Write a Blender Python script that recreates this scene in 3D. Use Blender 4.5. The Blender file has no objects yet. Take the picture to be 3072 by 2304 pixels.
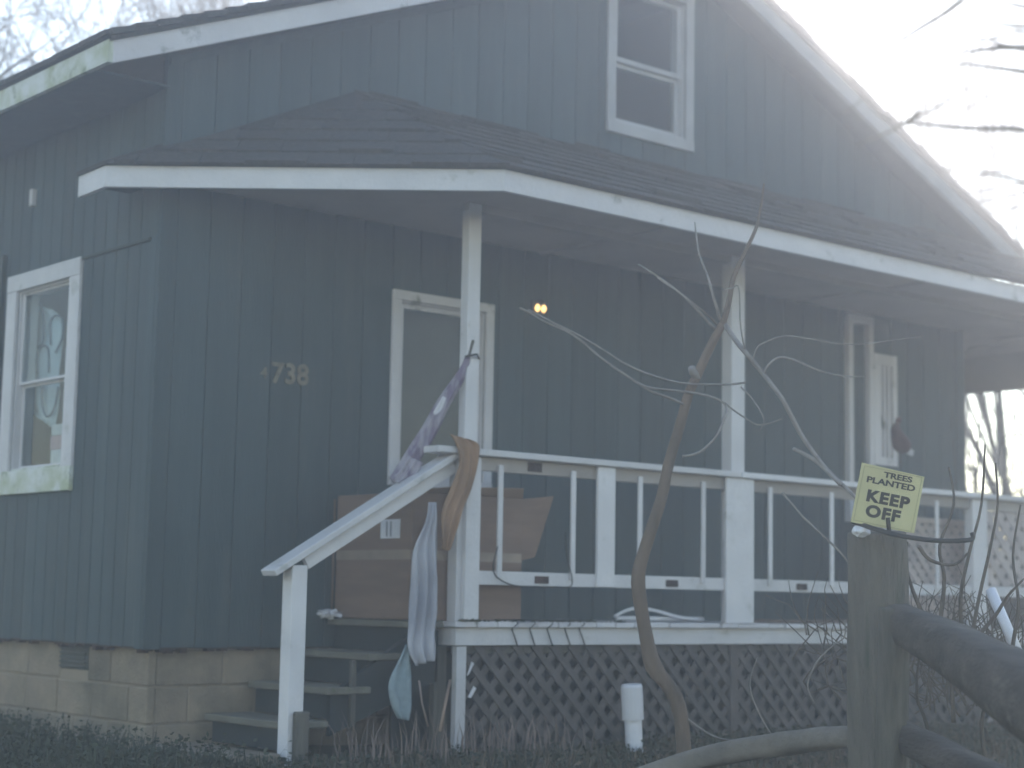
import bpy, math, random
from mathutils import Vector, Matrix, noise
R = random.Random(7)
S = bpy.context.scene
COL = S.collection

# ------------------------------------------------------------------ camera, sky, sun, exposure
cam_d = bpy.data.cameras.new('camera')
cam = bpy.data.objects.new('camera', cam_d); COL.objects.link(cam)
rot = Matrix([[0.759144, -0.092368, -0.644336], [-0.650672, -0.080179, -0.755114], [0.018086, 0.992492, -0.120968]]).to_4x4()
cam.matrix_world = Matrix.Translation((-4.3813, -7.9500, 0.8000)) @ rot
cam_d.sensor_width = 36.0; cam_d.lens = 61.45
cam_d.clip_start = 0.05; cam_d.clip_end = 2000
cam_d.dof.use_dof = True; cam_d.dof.focus_distance = 6.9; cam_d.dof.aperture_fstop = 61.45/1000/0.031
S.camera = cam
SUN = Vector((0.7276, 0.6067, 0.3202))
W = bpy.data.worlds.new('World'); S.world = W; W.use_nodes = True
nt = W.node_tree; nt.nodes.clear()
sky = nt.nodes.new('ShaderNodeTexSky'); sky.sky_type = 'NISHITA'; sky.sun_disc = False
sky.sun_elevation = math.asin(SUN.z); sky.sun_rotation = math.atan2(SUN.x, SUN.y)
sky.air_density = 1.2; sky.dust_density = 0.08; sky.ozone_density = 1.0; sky.altitude = 200
bg = nt.nodes.new('ShaderNodeBackground'); bg.inputs[1].default_value = 0.12
ow = nt.nodes.new('ShaderNodeOutputWorld')
nt.links.new(sky.outputs[0], bg.inputs[0]); nt.links.new(bg.outputs[0], ow.inputs[0])
sd = bpy.data.lights.new('sun', 'SUN'); sd.energy = 2.1; sd.angle = math.radians(0.5); sd.color = (1, .95, .87)
so = bpy.data.objects.new('sun', sd); COL.objects.link(so)
so.rotation_euler = (-SUN).to_track_quat('-Z', 'Y').to_euler()
S.view_settings.view_transform = 'Standard'; S.view_settings.look = 'None'
S.view_settings.gamma = 1; S.view_settings.use_curve_mapping = False
S.view_settings.exposure = 1.42
S.cycles.volume_step_rate = 1.0; S.cycles.volume_bounces = 1
S.cycles.max_bounces = 6; S.cycles.use_denoising = True

# ------------------------------------------------------------------ materials
def mat(name, col, col2=None, rough=.7, scale=4, detail=5, stretch=(1, 1, 1), lo=.35, hi=.65, bump=0, bscale=None,
        dirt=None, dscale=3, dlo=.58, dhi=.7, spec=.4, metal=0):
    m = bpy.data.materials.new(name); m.use_nodes = True
    t = m.node_tree; N = t.nodes; L = t.links
    b = N['Principled BSDF']; b.inputs['Roughness'].default_value = rough
    b.inputs['Specular IOR Level'].default_value = spec; b.inputs['Metallic'].default_value = metal
    g = N.new('ShaderNodeNewGeometry'); mp = N.new('ShaderNodeMapping'); mp.inputs['Scale'].default_value = stretch
    L.new(g.outputs['Position'], mp.inputs[0])
    oi = N.new('ShaderNodeObjectInfo')
    n = N.new('ShaderNodeTexNoise'); n.inputs['Scale'].default_value = scale; n.inputs['Detail'].default_value = detail
    L.new(mp.outputs[0], n.inputs['Vector'])
    r = N.new('ShaderNodeValToRGB'); r.color_ramp.elements[0].position = lo; r.color_ramp.elements[1].position = hi
    c2 = col2 or tuple(c*.75 for c in col)
    r.color_ramp.elements[0].color = (*c2, 1); r.color_ramp.elements[1].color = (*col, 1)
    L.new(n.outputs['Fac'], r.inputs[0]); out = r.outputs[0]
    if dirt:
        n2 = N.new('ShaderNodeTexNoise'); n2.inputs['Scale'].default_value = dscale; n2.inputs['Detail'].default_value = 8
        n2.inputs['Roughness'].default_value = .65
        L.new(mp.outputs[0], n2.inputs['Vector'])
        r2 = N.new('ShaderNodeMapRange'); r2.inputs[1].default_value = dlo; r2.inputs[2].default_value = dhi
        L.new(n2.outputs['Fac'], r2.inputs[0])
        mx = N.new('ShaderNodeMixRGB'); L.new(r2.outputs[0], mx.inputs[0]); L.new(out, mx.inputs[1])
        mx.inputs[2].default_value = (*dirt, 1); out = mx.outputs[0]
    hs = N.new('ShaderNodeHueSaturation'); mr = N.new('ShaderNodeMapRange')
    mr.inputs[3].default_value = .88; mr.inputs[4].default_value = 1.12
    L.new(oi.outputs['Random'], mr.inputs[0]); L.new(mr.outputs[0], hs.inputs['Value']); L.new(out, hs.inputs['Color'])
    L.new(hs.outputs[0], b.inputs['Base Color'])
    if bump:
        n3 = N.new('ShaderNodeTexNoise'); n3.inputs['Scale'].default_value = bscale or scale*6; n3.inputs['Detail'].default_value = 6
        L.new(mp.outputs[0], n3.inputs['Vector'])
        bp = N.new('ShaderNodeBump'); bp.inputs['Strength'].default_value = bump; bp.inputs['Distance'].default_value = .01
        L.new(n3.outputs['Fac'], bp.inputs['Height']); L.new(bp.outputs[0], b.inputs['Normal'])
    return m

SIDING = mat('teal painted siding', (.066, .093, .102), (.051, .074, .082), .75, 3, 6, (5, 5, .5), .3, .7, .5, 30, dirt=(.12, .13, .125), dscale=1.4, dlo=.55, dhi=.85)
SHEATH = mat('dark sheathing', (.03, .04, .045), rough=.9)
WHITE = mat('weathered white paint', (.73, .70, .715), (.63, .605, .62), .55, 5, 6, (1, 1, 1), .3, .7, .35, 40, dirt=(.36, .35, .31), dscale=6, dlo=.60, dhi=.74)
WHITE2 = mat('old white paint on trim', (.69, .66, .68), (.60, .57, .59), .6, 3, 6, (1, 1, 1), .3, .7, .35, 30, dirt=(.22, .22, .2), dscale=5, dlo=.6, dhi=.72)
VEILTRIM = mat('white trim dimmed by glare', (.50, .49, .50), (.42, .41, .42), .7, 4)  # white gable window trim with the glare veil put into its colour as grey
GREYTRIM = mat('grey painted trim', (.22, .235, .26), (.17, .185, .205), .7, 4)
MOSSY = mat('white paint with green algae', (.70, .71, .68), (.45, .48, .33), .6, 7, 6, (1, 1, 1), .35, .6, .3, 30, dirt=(.2, .23, .11), dscale=9, dlo=.56, dhi=.72)
SHINGLE = mat('grey brown asphalt shingle', (.085, .08, .075), (.05, .047, .045), .95, 40, 4, (1, 1, 1), .3, .7, .8, 200)
RUSTY = mat('rotted brown sill wood', (.085, .045, .035), (.03, .022, .022), .9, 12, 6, bump=.6)
SOFFIT = mat('beige porch ceiling', (.42, .37, .34), (.34, .30, .28), .7, 2, 5, dirt=(.25, .22, .2), dscale=3, dlo=.6, dhi=.8)
BLOCK = mat('tan painted concrete block', (.36, .28, .20), (.28, .22, .165), .9, 6, 7, bump=.8, bscale=60, dirt=(.13, .115, .085), dscale=2.2, dlo=.42, dhi=.7)
MORTAR = mat('mortar', (.30, .24, .18), rough=.95)
VENT = mat('grey vent metal', (.05, .065, .07), rough=.5, scale=20)
GREYWOOD = mat('weathered grey wood', (.155, .14, .115), (.085, .078, .068), .9, 8, 7, (6, 6, .6), .3, .7, .7, 40, dirt=(.06, .06, .05), dscale=3)
TREADW = mat('weathered tread wood', (.21, .195, .155), (.13, .12, .10), .9, 6, 7, (3, 1, 3), .3, .7, .6, 40, dirt=(.10, .115, .06), dscale=5)
LATT = mat('dark brown lattice', (.13, .11, .105), (.085, .075, .07), .85, 9, 5, bump=.4)
LATTW = mat('pinkish white lattice', (.55, .47, .44), (.42, .36, .35), .7, 6, 5)
BARK = mat('grey brown bark', (.15, .12, .095), (.085, .07, .058), .9, 14, 7, (1, 1, .4), bump=.9, bscale=50)
BARKL = mat('orange tan bark', (.22, .155, .115), (.13, .10, .08), .85, 10, 6, (1, 1, .4), bump=.6, bscale=50)
TWIG = mat('pale grey twig', (.30, .27, .25), (.2, .18, .17), .8, 20)
TWIGL = mat('sunlit pale twig', (.30, .28, .26), (.2, .19, .18), .8, 20)
FARBARK = mat('far tree bark', (.13, .11, .09), (.08, .07, .06), .9, 6)
LOG = mat('split rail wood', (.27, .235, .20), (.15, .135, .12), .9, 7, 8, (1, 1, 1), .25, .75, 1.0, 30, dirt=(.10, .095, .08), dscale=3, dlo=.5, dhi=.8)
LOGD = mat('dark split rail wood', (.115, .10, .088), (.05, .045, .044), .95, 4, 8, (2.2, 1, 4), .3, .7, 1.0, 22, dirt=(.17, .155, .13), dscale=2.5, dlo=.56, dhi=.7)
POSTW = mat('grey fence post wood', (.175, .155, .13), (.11, .10, .09), .9, 5, 8, (5, 5, .5), .3, .7, 1.0, 40, dirt=(.06, .07, .055), dscale=3, dlo=.52, dhi=.7)
CARD = mat('brown cardboard', (.245, .16, .12), (.19, .125, .095), .85, 3, 4, (1, 1, 6))
CARDTOP = mat('light cardboard edge', (.34, .235, .17), (.28, .19, .14), .85, 4)
TAPE = mat('clear brown tape', (.36, .27, .215), rough=.35, scale=8)
PAPER = mat('white paper', (.72, .70, .72), (.6, .58, .62), .7, 12)
PINK = mat('pale pink card', (.62, .38, .42), (.5, .3, .35), .7, 12)
INKGREY = mat('grey print', (.3, .29, .33), rough=.7)
PVC = mat('white pvc', (.82, .80, .84), (.74, .72, .76), .35, 4, dirt=(.4, .38, .35), dscale=8, dlo=.62, dhi=.8)
SHEET = mat('grey white cloth', (.50, .49, .53), (.30, .30, .35), .9, 4, 7, bump=.3)
BLUECL = mat('pale blue cloth', (.34, .42, .46), (.26, .33, .37), .95, 30, 5, bump=.3)
PURPLE = mat('faded purple cloth', (.22, .17, .25), (.42, .38, .43), .9, 7, 4, (3, 3, 1), .42, .56, bump=.3)
ORANGE = mat('faded orange cloth', (.40, .235, .14), (.26, .16, .10), .9, 8, 5, (1, 1, .5), bump=.4)
YELLOW = mat('yellow sign paint', (.70, .64, .36), (.60, .55, .31), .5, 6, 4, dirt=(.42, .38, .2), dscale=5, dlo=.6, dhi=.8)
BLACK = mat('black print', (.02, .022, .02), rough=.6)
DARKMET = mat('dark metal', (.03, .03, .03), rough=.5)
BRASS = mat('tarnished brass number', (.27, .225, .17), (.16, .14, .11), .45, 30, metal=.3)
CURT = mat('pale blue curtain', (.60, .66, .72), (.5, .57, .64), .9, 6)
CURTP = mat('blue curtain print', (.07, .12, .20), rough=.9)
ROOM = mat('dark room', (.03, .027, .027), rough=.9)
ROOMP = mat('drawn brown blind', (.22, .18, .17), rough=.8)
REDBR = mat('dark reddish clay', (.13, .06, .05), (.08, .04, .04), .7, 10)
SHUT = mat('dark green shutter', (.028, .045, .04), rough=.6)
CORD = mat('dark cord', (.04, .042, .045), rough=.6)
GRASSM = mat('winter grass', (.105, .095, .06), (.065, .065, .045), .9, 4, 4)
WEEDM = mat('dark weed leaf', (.070, .080, .048), (.045, .052, .036), .8, 3, 4)
DRYM = mat('dry leaf', (.20, .14, .09), (.12, .085, .06), .9, 5, 4)
STRAWM = mat('dry straw', (.30, .22, .19), (.2, .15, .13), .9, 9, 4)
SOIL = mat('soil and leaf litter ground', (.075, .066, .045), (.045, .042, .03), .95, 2.5, 8, bump=.8, bscale=14, dirt=(.06, .075, .035), dscale=.8, dlo=.45, dhi=.65)
MOSS = mat('green moss', (.085, .085, .05), rough=.95, scale=30)

def glassmat():
    m = bpy.data.materials.new('window glass'); m.use_nodes = True
    t = m.node_tree; t.nodes.clear()
    o = t.nodes.new('ShaderNodeOutputMaterial'); mix = t.nodes.new('ShaderNodeMixShader')
    tr = t.nodes.new('ShaderNodeBsdfTransparent'); tr.inputs[0].default_value = (.86, .9, .9, 1)
    gl = t.nodes.new('ShaderNodeBsdfGlossy'); gl.inputs['Roughness'].default_value = .03
    fr = t.nodes.new('ShaderNodeFresnel'); fr.inputs[0].default_value = 1.45; ge = t.nodes.new('ShaderNodeNewGeometry'); mu = t.nodes.new('ShaderNodeMath'); mu.operation = 'SUBTRACT'; mu.use_clamp = True
    t.links.new(fr.outputs[0], mu.inputs[0]); t.links.new(ge.outputs['Backfacing'], mu.inputs[1]); t.links.new(mu.outputs[0], mix.inputs[0]); t.links.new(tr.outputs[0], mix.inputs[1]); t.links.new(gl.outputs[0], mix.inputs[2])
    t.links.new(mix.outputs[0], o.inputs[0]); return m
GLASS = glassmat()
def emis(name, c, s):
    m = bpy.data.materials.new(name); m.use_nodes = True; b = m.node_tree.nodes['Principled BSDF']
    b.inputs['Emission Color'].default_value = (*c, 1); b.inputs['Emission Strength'].default_value = s
    b.inputs['Base Color'].default_value = (.8, .7, .5, 1); return m
BULB = emis('lit amber bulb', (1, .58, .20), 1.0)

# ------------------------------------------------------------------ mesh helpers
def V(p): return Vector(p)
class MB:
    def __init__(s): s.v = []; s.f = []
    def add(s, vs, fs):
        o = len(s.v); s.v += [tuple(p) for p in vs]; s.f += [tuple(o+i for i in f) for f in fs]; return s
    def box(s, a, b):
        x0, y0, z0 = (min(a[i], b[i]) for i in range(3)); x1, y1, z1 = (max(a[i], b[i]) for i in range(3))
        return s.add([(x0,y0,z0),(x1,y0,z0),(x1,y1,z0),(x0,y1,z0),(x0,y0,z1),(x1,y0,z1),(x1,y1,z1),(x0,y1,z1)],
                     [(0,3,2,1),(4,5,6,7),(0,1,5,4),(1,2,6,5),(2,3,7,6),(3,0,4,7)])
    def prism(s, poly, n, t):          # polygon extruded by t along n
        n = V(n)*t; k = len(poly); vs = [V(p) for p in poly] + [V(p)+n for p in poly]
        return s.add(vs, [tuple(range(k-1, -1, -1)), tuple(range(k, 2*k))] + [(i, (i+1) % k, (i+1) % k+k, i+k) for i in range(k)])
    def beam(s, a, b, w, h, up=(0, 0, 1)):
        a, b = V(a), V(b); d = (b-a).normalized(); sd_ = d.cross(V(up)).normalized(); u = sd_.cross(d)
        q = [a-sd_*w/2-u*h/2, a+sd_*w/2-u*h/2, a+sd_*w/2+u*h/2, a-sd_*w/2+u*h/2]
        return s.prism(q, d, (b-a).length)
    def tube(s, pts, rad, n=8, cap=True):
        pts = [V(p) for p in pts]; k = len(pts)
        if not hasattr(rad, '__len__'): rad = [rad]*k
        o = len(s.v); prev = None; vs = []
        for i, p in enumerate(pts):
            d = (pts[min(i+1, k-1)]-pts[max(i-1, 0)])
            d = d.normalized() if d.length > 1e-9 else V((0, 0, 1))
            if prev is None: prev = d.orthogonal().normalized()
            a = (prev - d*prev.dot(d)); a = a.normalized() if a.length > 1e-6 else d.orthogonal().normalized()
            prev = a; b = d.cross(a)
            for j in range(n):
                t = 2*math.pi*j/n; vs.append(p + (a*math.cos(t)+b*math.sin(t))*rad[i])
        fs = [(i*n+j, i*n+(j+1) % n, (i+1)*n+(j+1) % n, (i+1)*n+j) for i in range(k-1) for j in range(n)]
        if cap: fs += [tuple(range(n-1, -1, -1)), tuple((k-1)*n+j for j in range(n))]
        return s.add(vs, fs)
    def lathe(s, base, prof, n=16):
        return s.tube([V(base)+V((0, 0, z)) for z, r in prof], [r for z, r in prof], n)

def finish(name, vs, fs, m, parent=None, smooth=False, bevel=0, kind=None, recenter=True):
    c = V((0, 0, 0))
    if recenter and vs:
        xs, ys, zs = zip(*vs); c = V(((min(xs)+max(xs))/2, (min(ys)+max(ys))/2, min(zs)))
        vs = [(x-c.x, y-c.y, z-c.z) for x, y, z in vs]
    me = bpy.data.meshes.new(name); me.from_pydata(vs, [], fs); me.update()
    if m: me.materials.append(m)
    if smooth: me.polygons.foreach_set('use_smooth', [True]*len(me.polygons))
    o = bpy.data.objects.new(name, me); COL.objects.link(o); place(o, c, parent)
    if bevel:
        b = o.modifiers.new('bevel', 'BEVEL'); b.width = bevel; b.segments = 1; b.limit_method = 'ANGLE'
    if kind: o['kind'] = kind
    return o
def wloc(o):
    p = V(o.location)
    while o.parent: o = o.parent; p += V(o.location)
    return p
def place(o, c, parent):
    if parent: o.parent = parent; o.location = V(c)-wloc(parent)
    else: o.location = c
def B(mb, name, m, parent=None, **k): return finish(name, mb.v, mb.f, m, parent, **k)
def bx(name, a, b, m, parent=None, bevel=.002, **k): return B(MB().box(a, b), name, m, parent, bevel=bevel, **k)
def beam(name, a, b, w, h, m, parent=None, bevel=.002, up=(0, 0, 1)): return B(MB().beam(a, b, w, h, up), name, m, parent, bevel=bevel)
def tube(name, pts, rad, m, parent=None, n=8): return B(MB().tube(pts, rad, n), name, m, parent, smooth=True)
def copyto(o, c, parent, name=None):
    d = o.copy(); COL.objects.link(d); place(d, c, parent); return d
def thing(name, loc, label, cat, group=None):
    o = bpy.data.objects.new(name, None); COL.objects.link(o); o.location = loc; o.empty_display_size = .1
    o['label'] = label; o['category'] = cat
    if group: o['group'] = group
    return o
def tag(o, label, cat, group=None):
    o['label'] = label; o['category'] = cat
    if group: o['group'] = group
    return o
def clip(poly, edges):                 # convex clip, edges: (a, b, c) keep a*x+b*y<=c
    for a, b, c in edges:
        out = []
        for i, p in enumerate(poly):
            q = poly[(i+1) % len(poly)]; dp = a*p[0]+b*p[1]-c; dq = a*q[0]+b*q[1]-c
            if dp <= 0: out.append(p)
            if dp*dq < 0:
                t = dp/(dp-dq); out.append((p[0]+(q[0]-p[0])*t, p[1]+(q[1]-p[1])*t))
        poly = out
        if len(poly) < 3: return []
    return poly
def rectedges(x0, x1, y0, y1): return [(-1, 0, -x0), (1, 0, x1), (0, -1, -y0), (0, 1, y1)]
def smoothpath(pts, k=4):
    pts = [V(p) for p in pts]; out = []
    for i in range(len(pts)-1):
        p0 = pts[max(i-1, 0)]; p1 = pts[i]; p2 = pts[i+1]; p3 = pts[min(i+2, len(pts)-1)]
        for j in range(k):
            t = j/k; out.append(.5*((2*p1)+(p2-p0)*t+(2*p0-5*p1+4*p2-p3)*t*t+(3*p1-p0-3*p2+p3)*t**3))
    out.append(pts[-1]); return out
def cloth(name, rows, m, parent, folds=3, amp=.015, nx=16, thick=.005, out=(0, -1, 0), ph=0, sub=4):
    L = smoothpath([r[0] for r in rows], sub); Q = smoothpath([r[1] for r in rows], sub); n = V(out)
    vs = []; H = len(L)
    for side in (0, 1):
        for i in range(H):
            for j in range(nx+1):
                t = j/nx; p = L[i].lerp(Q[i], t)
                w = math.sin(t*folds*2*math.pi+ph+.7*math.sin(i*.35)) * amp * (.5+.8*i/H)
                w += .5*amp*noise.noise(p*9)
                vs.append(p+n*(w+(thick if side else 0)))
    K = H*(nx+1); fs = []
    for i in range(H-1):
        for j in range(nx):
            a = i*(nx+1)+j; fs.append((a, a+nx+1, a+nx+2, a+1)); fs.append((K+a, K+a+1, K+a+nx+2, K+a+nx+1))
    for i in range(H-1):
        a = i*(nx+1); fs.append((a, K+a, K+a+nx+1, a+nx+1)); a += nx; fs.append((a, a+nx+1, K+a+nx+1, K+a))
    for j in range(nx):
        a = j; fs.append((a, a+1, K+a+1, K+a)); a = (H-1)*(nx+1)+j; fs.append((a, K+a, K+a+1, a+1))
    return finish(name, [tuple(v) for v in vs], fs, m, parent, smooth=True)

# ------------------------------------------------------------------ ground
def gz(x, y):
    d = -y-2.2 if x < 9 else 0
    return -.02 - (max(0, d)*.11 if d < 4 else .44) + .03*noise.noise(V((x*.8, y*.8, 0)))
xs = sorted(set([-400, -150, -60, -30, -15] + [-10+i*.5 for i in range(60)] + [25, 40, 80, 160, 400]))
ys = sorted(set([-400, -150, -60, -30, -15] + [-10+i*.5 for i in range(50)] + [20, 30, 60, 120, 250, 400]))
vs = [(x, y, gz(x, y)) for y in ys for x in xs]
fs = [(j*len(xs)+i, j*len(xs)+i+1, (j+1)*len(xs)+i+1, (j+1)*len(xs)+i) for j in range(len(ys)-1) for i in range(len(xs)-1)]
finish('ground', vs, fs, SOIL, None, smooth=True, kind='structure', recenter=False)

# ------------------------------------------------------------------ house
XE, YE = 6.98, 8.0
ZB = .535
HOUSE = thing('house', (0, 0, 0), 'teal sided house with white trim and a gable roof behind the porch', 'house')
RX, RZ = 3.72, 5.10            # underside of the rake at the ridge
def gable(x): return RZ-.409*(RX-x) if x < RX else RZ-.445*(x-RX)
# front wall
FW = finish('front_wall', *[(a) for a in (lambda m: (m.v, m.f))(MB().prism([(0.03, .03, ZB), (1.50, .03, ZB), (1.50, .03, gable(1.5)), (.03, .03, gable(.03))], (0, 1, 0), .08)
     .prism([(1.50, .03, ZB), (2.22, .03, ZB), (2.22, .03, 1.43), (1.50, .03, 1.43)], (0, 1, 0), .08)
     .prism([(1.50, .03, 2.50), (2.22, .03, 2.50), (2.22, .03, gable(2.22)), (1.50, .03, gable(1.5))], (0, 1, 0), .08)
     .prism([(2.22, .03, ZB), (3.20, .03, ZB), (3.20, .03, gable(3.2)), (2.22, .03, gable(2.22))], (0, 1, 0), .08)
     .prism([(3.20, .03, ZB), (3.90, .03, ZB), (3.90, .03, 3.83), (3.20, .03, 3.83)], (0, 1, 0), .08)
     .prism([(3.20, .03, 4.8), (3.90, .03, 4.8), (3.90, .03, gable(3.9)), (RX, .03, RZ), (3.20, .03, gable(3.2))], (0, 1, 0), .08)
     .prism([(3.90, .03, ZB), (XE, .03, ZB), (XE, .03, gable(XE)), (3.90, .03, gable(3.9))], (0, 1, 0), .08))], SHEATH, HOUSE)
OPEN_F = [(1.50, 2.22, 1.43, 2.50), (3.20, 3.90, 3.83, 4.8)]
def siding(wall, plane, u0, u1, top, openings, pitch=.2, skip=.09):
    u = u0
    while u < u1-.01:
        e = min(u+pitch, u1); g = .0032
        cuts = sorted({u+g, e-g} | {v for o in openings for v in o[:2] if u+g < v < e-g})
        spans = {}
        for a, b in zip(cuts, cuts[1:]):
            mid = (a+b)/2; z = ZB-.02+R.uniform(-.004, .004); n = 0
            for o in sorted(openings, key=lambda o: o[2]):
                if o[0] < mid < o[1]: spans.setdefault(n, []).append((a, b, z, o[2])); z = o[3]; n += 1
            spans.setdefault('top' if n else 'full', []).append((a, b, z, None))
        for key, parts in spans.items():
            mb = MB()
            for a, b, z0, z1 in parts:
                if z1 is None:
                    pts = [(a, z0), (b, z0), (b, top(b))] + ([(RX, top(RX))] if plane == 'Y' and a < RX < b else []) + [(a, top(a))]
                else: pts = [(a, z0), (b, z0), (b, z1), (a, z1)]
                if plane == 'Y': mb.prism([(p, .0, q) for p, q in pts], (0, 1, 0), .028)
                else: mb.prism([(.0, p, q) for p, q in pts][::-1], (1, 0, 0), .028)
            B(mb, 'siding_board', SIDING, wall)
        u = e
siding(FW, 'Y', .09, XE, lambda x: gable(x)-.002, OPEN_F)
bx('corner_board', (-.012, -.012, ZB-.03), (.085, .0255, 3.60), SIDING, FW)
# left wall
OPEN_L = [(.98, 1.66, 1.47, 2.53)]
ml = MB()
for y0, y1, z0, z1 in [(.03, .98, ZB, 3.43), (1.66, YE, ZB, 3.43), (.98, 1.66, ZB, 1.47), (.98, 1.66, 2.53, 3.43)]: ml.box((.03, y0, z0), (.11, y1, z1))
LW = B(ml, 'left_wall', SHEATH, HOUSE)
siding(LW, 'X', .085, 4.0, lambda y: 3.425, OPEN_L, pitch=.133)
bx('siding_board', (0, 4.0, ZB), (.028, YE, 3.42), SIDING, LW)
bx('right_wall', (XE-.1, .1, ZB), (XE, YE, 3.5), SIDING, HOUSE); bx('back_wall', (0, YE-.1, ZB), (XE, YE, 3.5), SIDING, HOUSE)
bx('end_board', (XE-.085, -.014, ZB), (XE+.012, .0, 3.5), SIDING, FW)
bx('corner_board', (-.013, .0265, ZB-.03), (-.0005, .084, 3.42), SIDING, LW)
bx('joint_flashing', (-.016, .10, 2.612), (0, .86, 2.63), SHUT, LW)
bx('cable_bracket', (-.03, 1.50, 3.02), (0, 1.54, 3.12), WHITE2, LW)
# rotted sill
mb = MB()
for i in range(105):
    y = i*.04; mb.box((.004, y, ZB-.026-R.uniform(.0, .03)*R.random()), (.05, y+.04, ZB+.0))
for i in range(38):
    x = i*.04; mb.box((x+.05, .004, ZB-.026-R.uniform(.0, .03)*R.random()), (x+.09, .05, ZB+.0))
B(mb, 'sill_board', RUSTY, HOUSE)
# foundation
FND = finish('foundation', *(lambda m: (m.v, m.f))(MB().box((.06, .06, -.3), (XE-.05, .2, ZB-.03)).box((.06, .2, -.3), (.2, YE, ZB-.03))), MORTAR, HOUSE)
for r in range(3):
    z0 = ZB-.035-.19*(r+1)+.01; z1 = ZB-.035-.19*r-.0
    off = 0 if r % 2 == 0 else -.2
    y = .035+(.0 if r % 2 == 0 else -.0)
    n = 0
    u = .045; w = .40 if r % 2 == 0 else .2
    while u < 4.2:
        if not (r == 0 and u < .8 < u+w): bx('concrete_block', (.051+R.uniform(0, .004), u, z0), (.1, u+w-.010, z1), BLOCK, FND, bevel=.006)
        else:
            bx('concrete_block', (.052, u, z0), (.1, .69, z1), BLOCK, FND, bevel=.006)
            bx('vent_block', (.056, .70, z0+.05), (.1, 1.02, z1), VENT, FND)
            for k in range(5): bx('vent_slat', (.04, .71, z0+.06+k*.024), (.055, 1.01, z0+.07+k*.024), VENT, FND)
            u, w = .69+.33, 0
        u += w; w = .40
    u = .10 if r % 2 == 0 else -.1
    while u < 3.0:
        bx('concrete_block', (max(u, .105), .051+R.uniform(0, .004), z0), (u+.40-.010, .1, z1), BLOCK, FND, bevel=.006); u += .40

# windows ---------------------------------------------------------------
def window(parent, plane, u0, u1, z0, z1, tw, top_t, bot_t, rail=None, m=WHITE, depth=.07, proud=.022, single=False, f=.035):
    """u0..u1, z0..z1 outer casing; plane 'X' (left wall) or 'Y' (front wall)"""
    def P(u, d, z): return (u, d, z) if plane == 'Y' else (d, u, z)
    w = bpy.data.objects.new('window', None); COL.objects.link(w); place(w, P((u0+u1)/2, 0, z0), parent); w.empty_display_size = .1
    def b(name, a, c, mt, bev=.003): return bx(name, P(*a), P(*c), mt, w, bevel=bev)
    b('casing', (u0, -proud, z0+bot_t), (u0+tw, .0, z1-top_t), m); b('casing', (u1-tw, -proud, z0+bot_t), (u1, 0, z1-top_t), m)
    b('casing', (u0, -proud-.002, z1-top_t), (u1, 0, z1), m); b('sill', (u0, -proud-.006, z0), (u1, .0, z0+bot_t), MOSSY if plane == 'X' else m)
    i0, i1, j0, j1 = u0+tw, u1-tw, z0+bot_t, z1-top_t
    # jamb returning into the wall
    b('jamb', (i0, 0.0, j0), (i0+.012, depth+.05, j1), m); b('jamb', (i1-.012, 0.0, j0), (i1, depth+.05, j1), m)
    b('jamb', (i0+.012, 0.0, j1-.012), (i1-.012, depth+.05, j1), m); b('jamb', (i0+.012, -.004, j0), (i1-.012, depth+.05, j0+.014), MOSSY if plane == 'X' else m)
    i0 += .012; i1 -= .012; j0 += .014; j1 -= .012
    zr = rail or (j0+j1)/2
    for (a, c, d) in (((j0, j1, .02),) if single else ((zr, j1, .02), (j0, zr, .045))):
        b('sash', (i0, d, a), (i0+f, d+.022, c), m); b('sash', (i1-f, d, a), (i1, d+.022, c), m)
        b('sash', (i0+f, d, a), (i1-f, d+.022, a+f), m); b('sash', (i0+f, d, c-f*.8), (i1-f, d+.022, c), m)
        b('pane', (i0+f, d+.009, a+f), (i1-f, d+.013, c-f*.8), GLASS, 0)
    q = .9; pr = MB(); a, c = (i0-.25, depth+.06), (i1+.25, depth+.06+q)
    X0, X1, Y0, Y1, Z0, Z1 = a[0], c[0], a[1], c[1], j0-.3, j1+.2
    vv = [P(X0, Y0, Z0), P(X1, Y0, Z0), P(X1, Y1, Z0), P(X0, Y1, Z0), P(X0, Y0, Z1), P(X1, Y0, Z1), P(X1, Y1, Z1), P(X0, Y1, Z1)]
    pr.add(vv, [(0, 1, 2, 3), (4, 5, 6, 7), (1, 2, 6, 5), (2, 3, 7, 6), (3, 0, 4, 7)])
    B(pr, 'room_recess', ROOM, w)
    return w
WL = window(HOUSE, 'X', .86, 1.79, 1.335, 2.63, .125, .10, .135, 1.975, f=.018)
bx('shutter', (-.03, 1.86, 1.45), (0, 2.2, 2.78), SHUT, LW)
WD = window(HOUSE, 'Y', 1.486, 2.24, 1.415, 2.535, .06, .055, .05, 2.02, m=WHITE2, single=True)
bx('blind', (1.56, .15, 1.46), (2.17, .16, 2.47), ROOMP, WD)
WG = window(HOUSE, 'Y', 3.15, 3.95, 3.778, 4.86, .075, .07, .075, 4.27, m=VEILTRIM)
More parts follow.
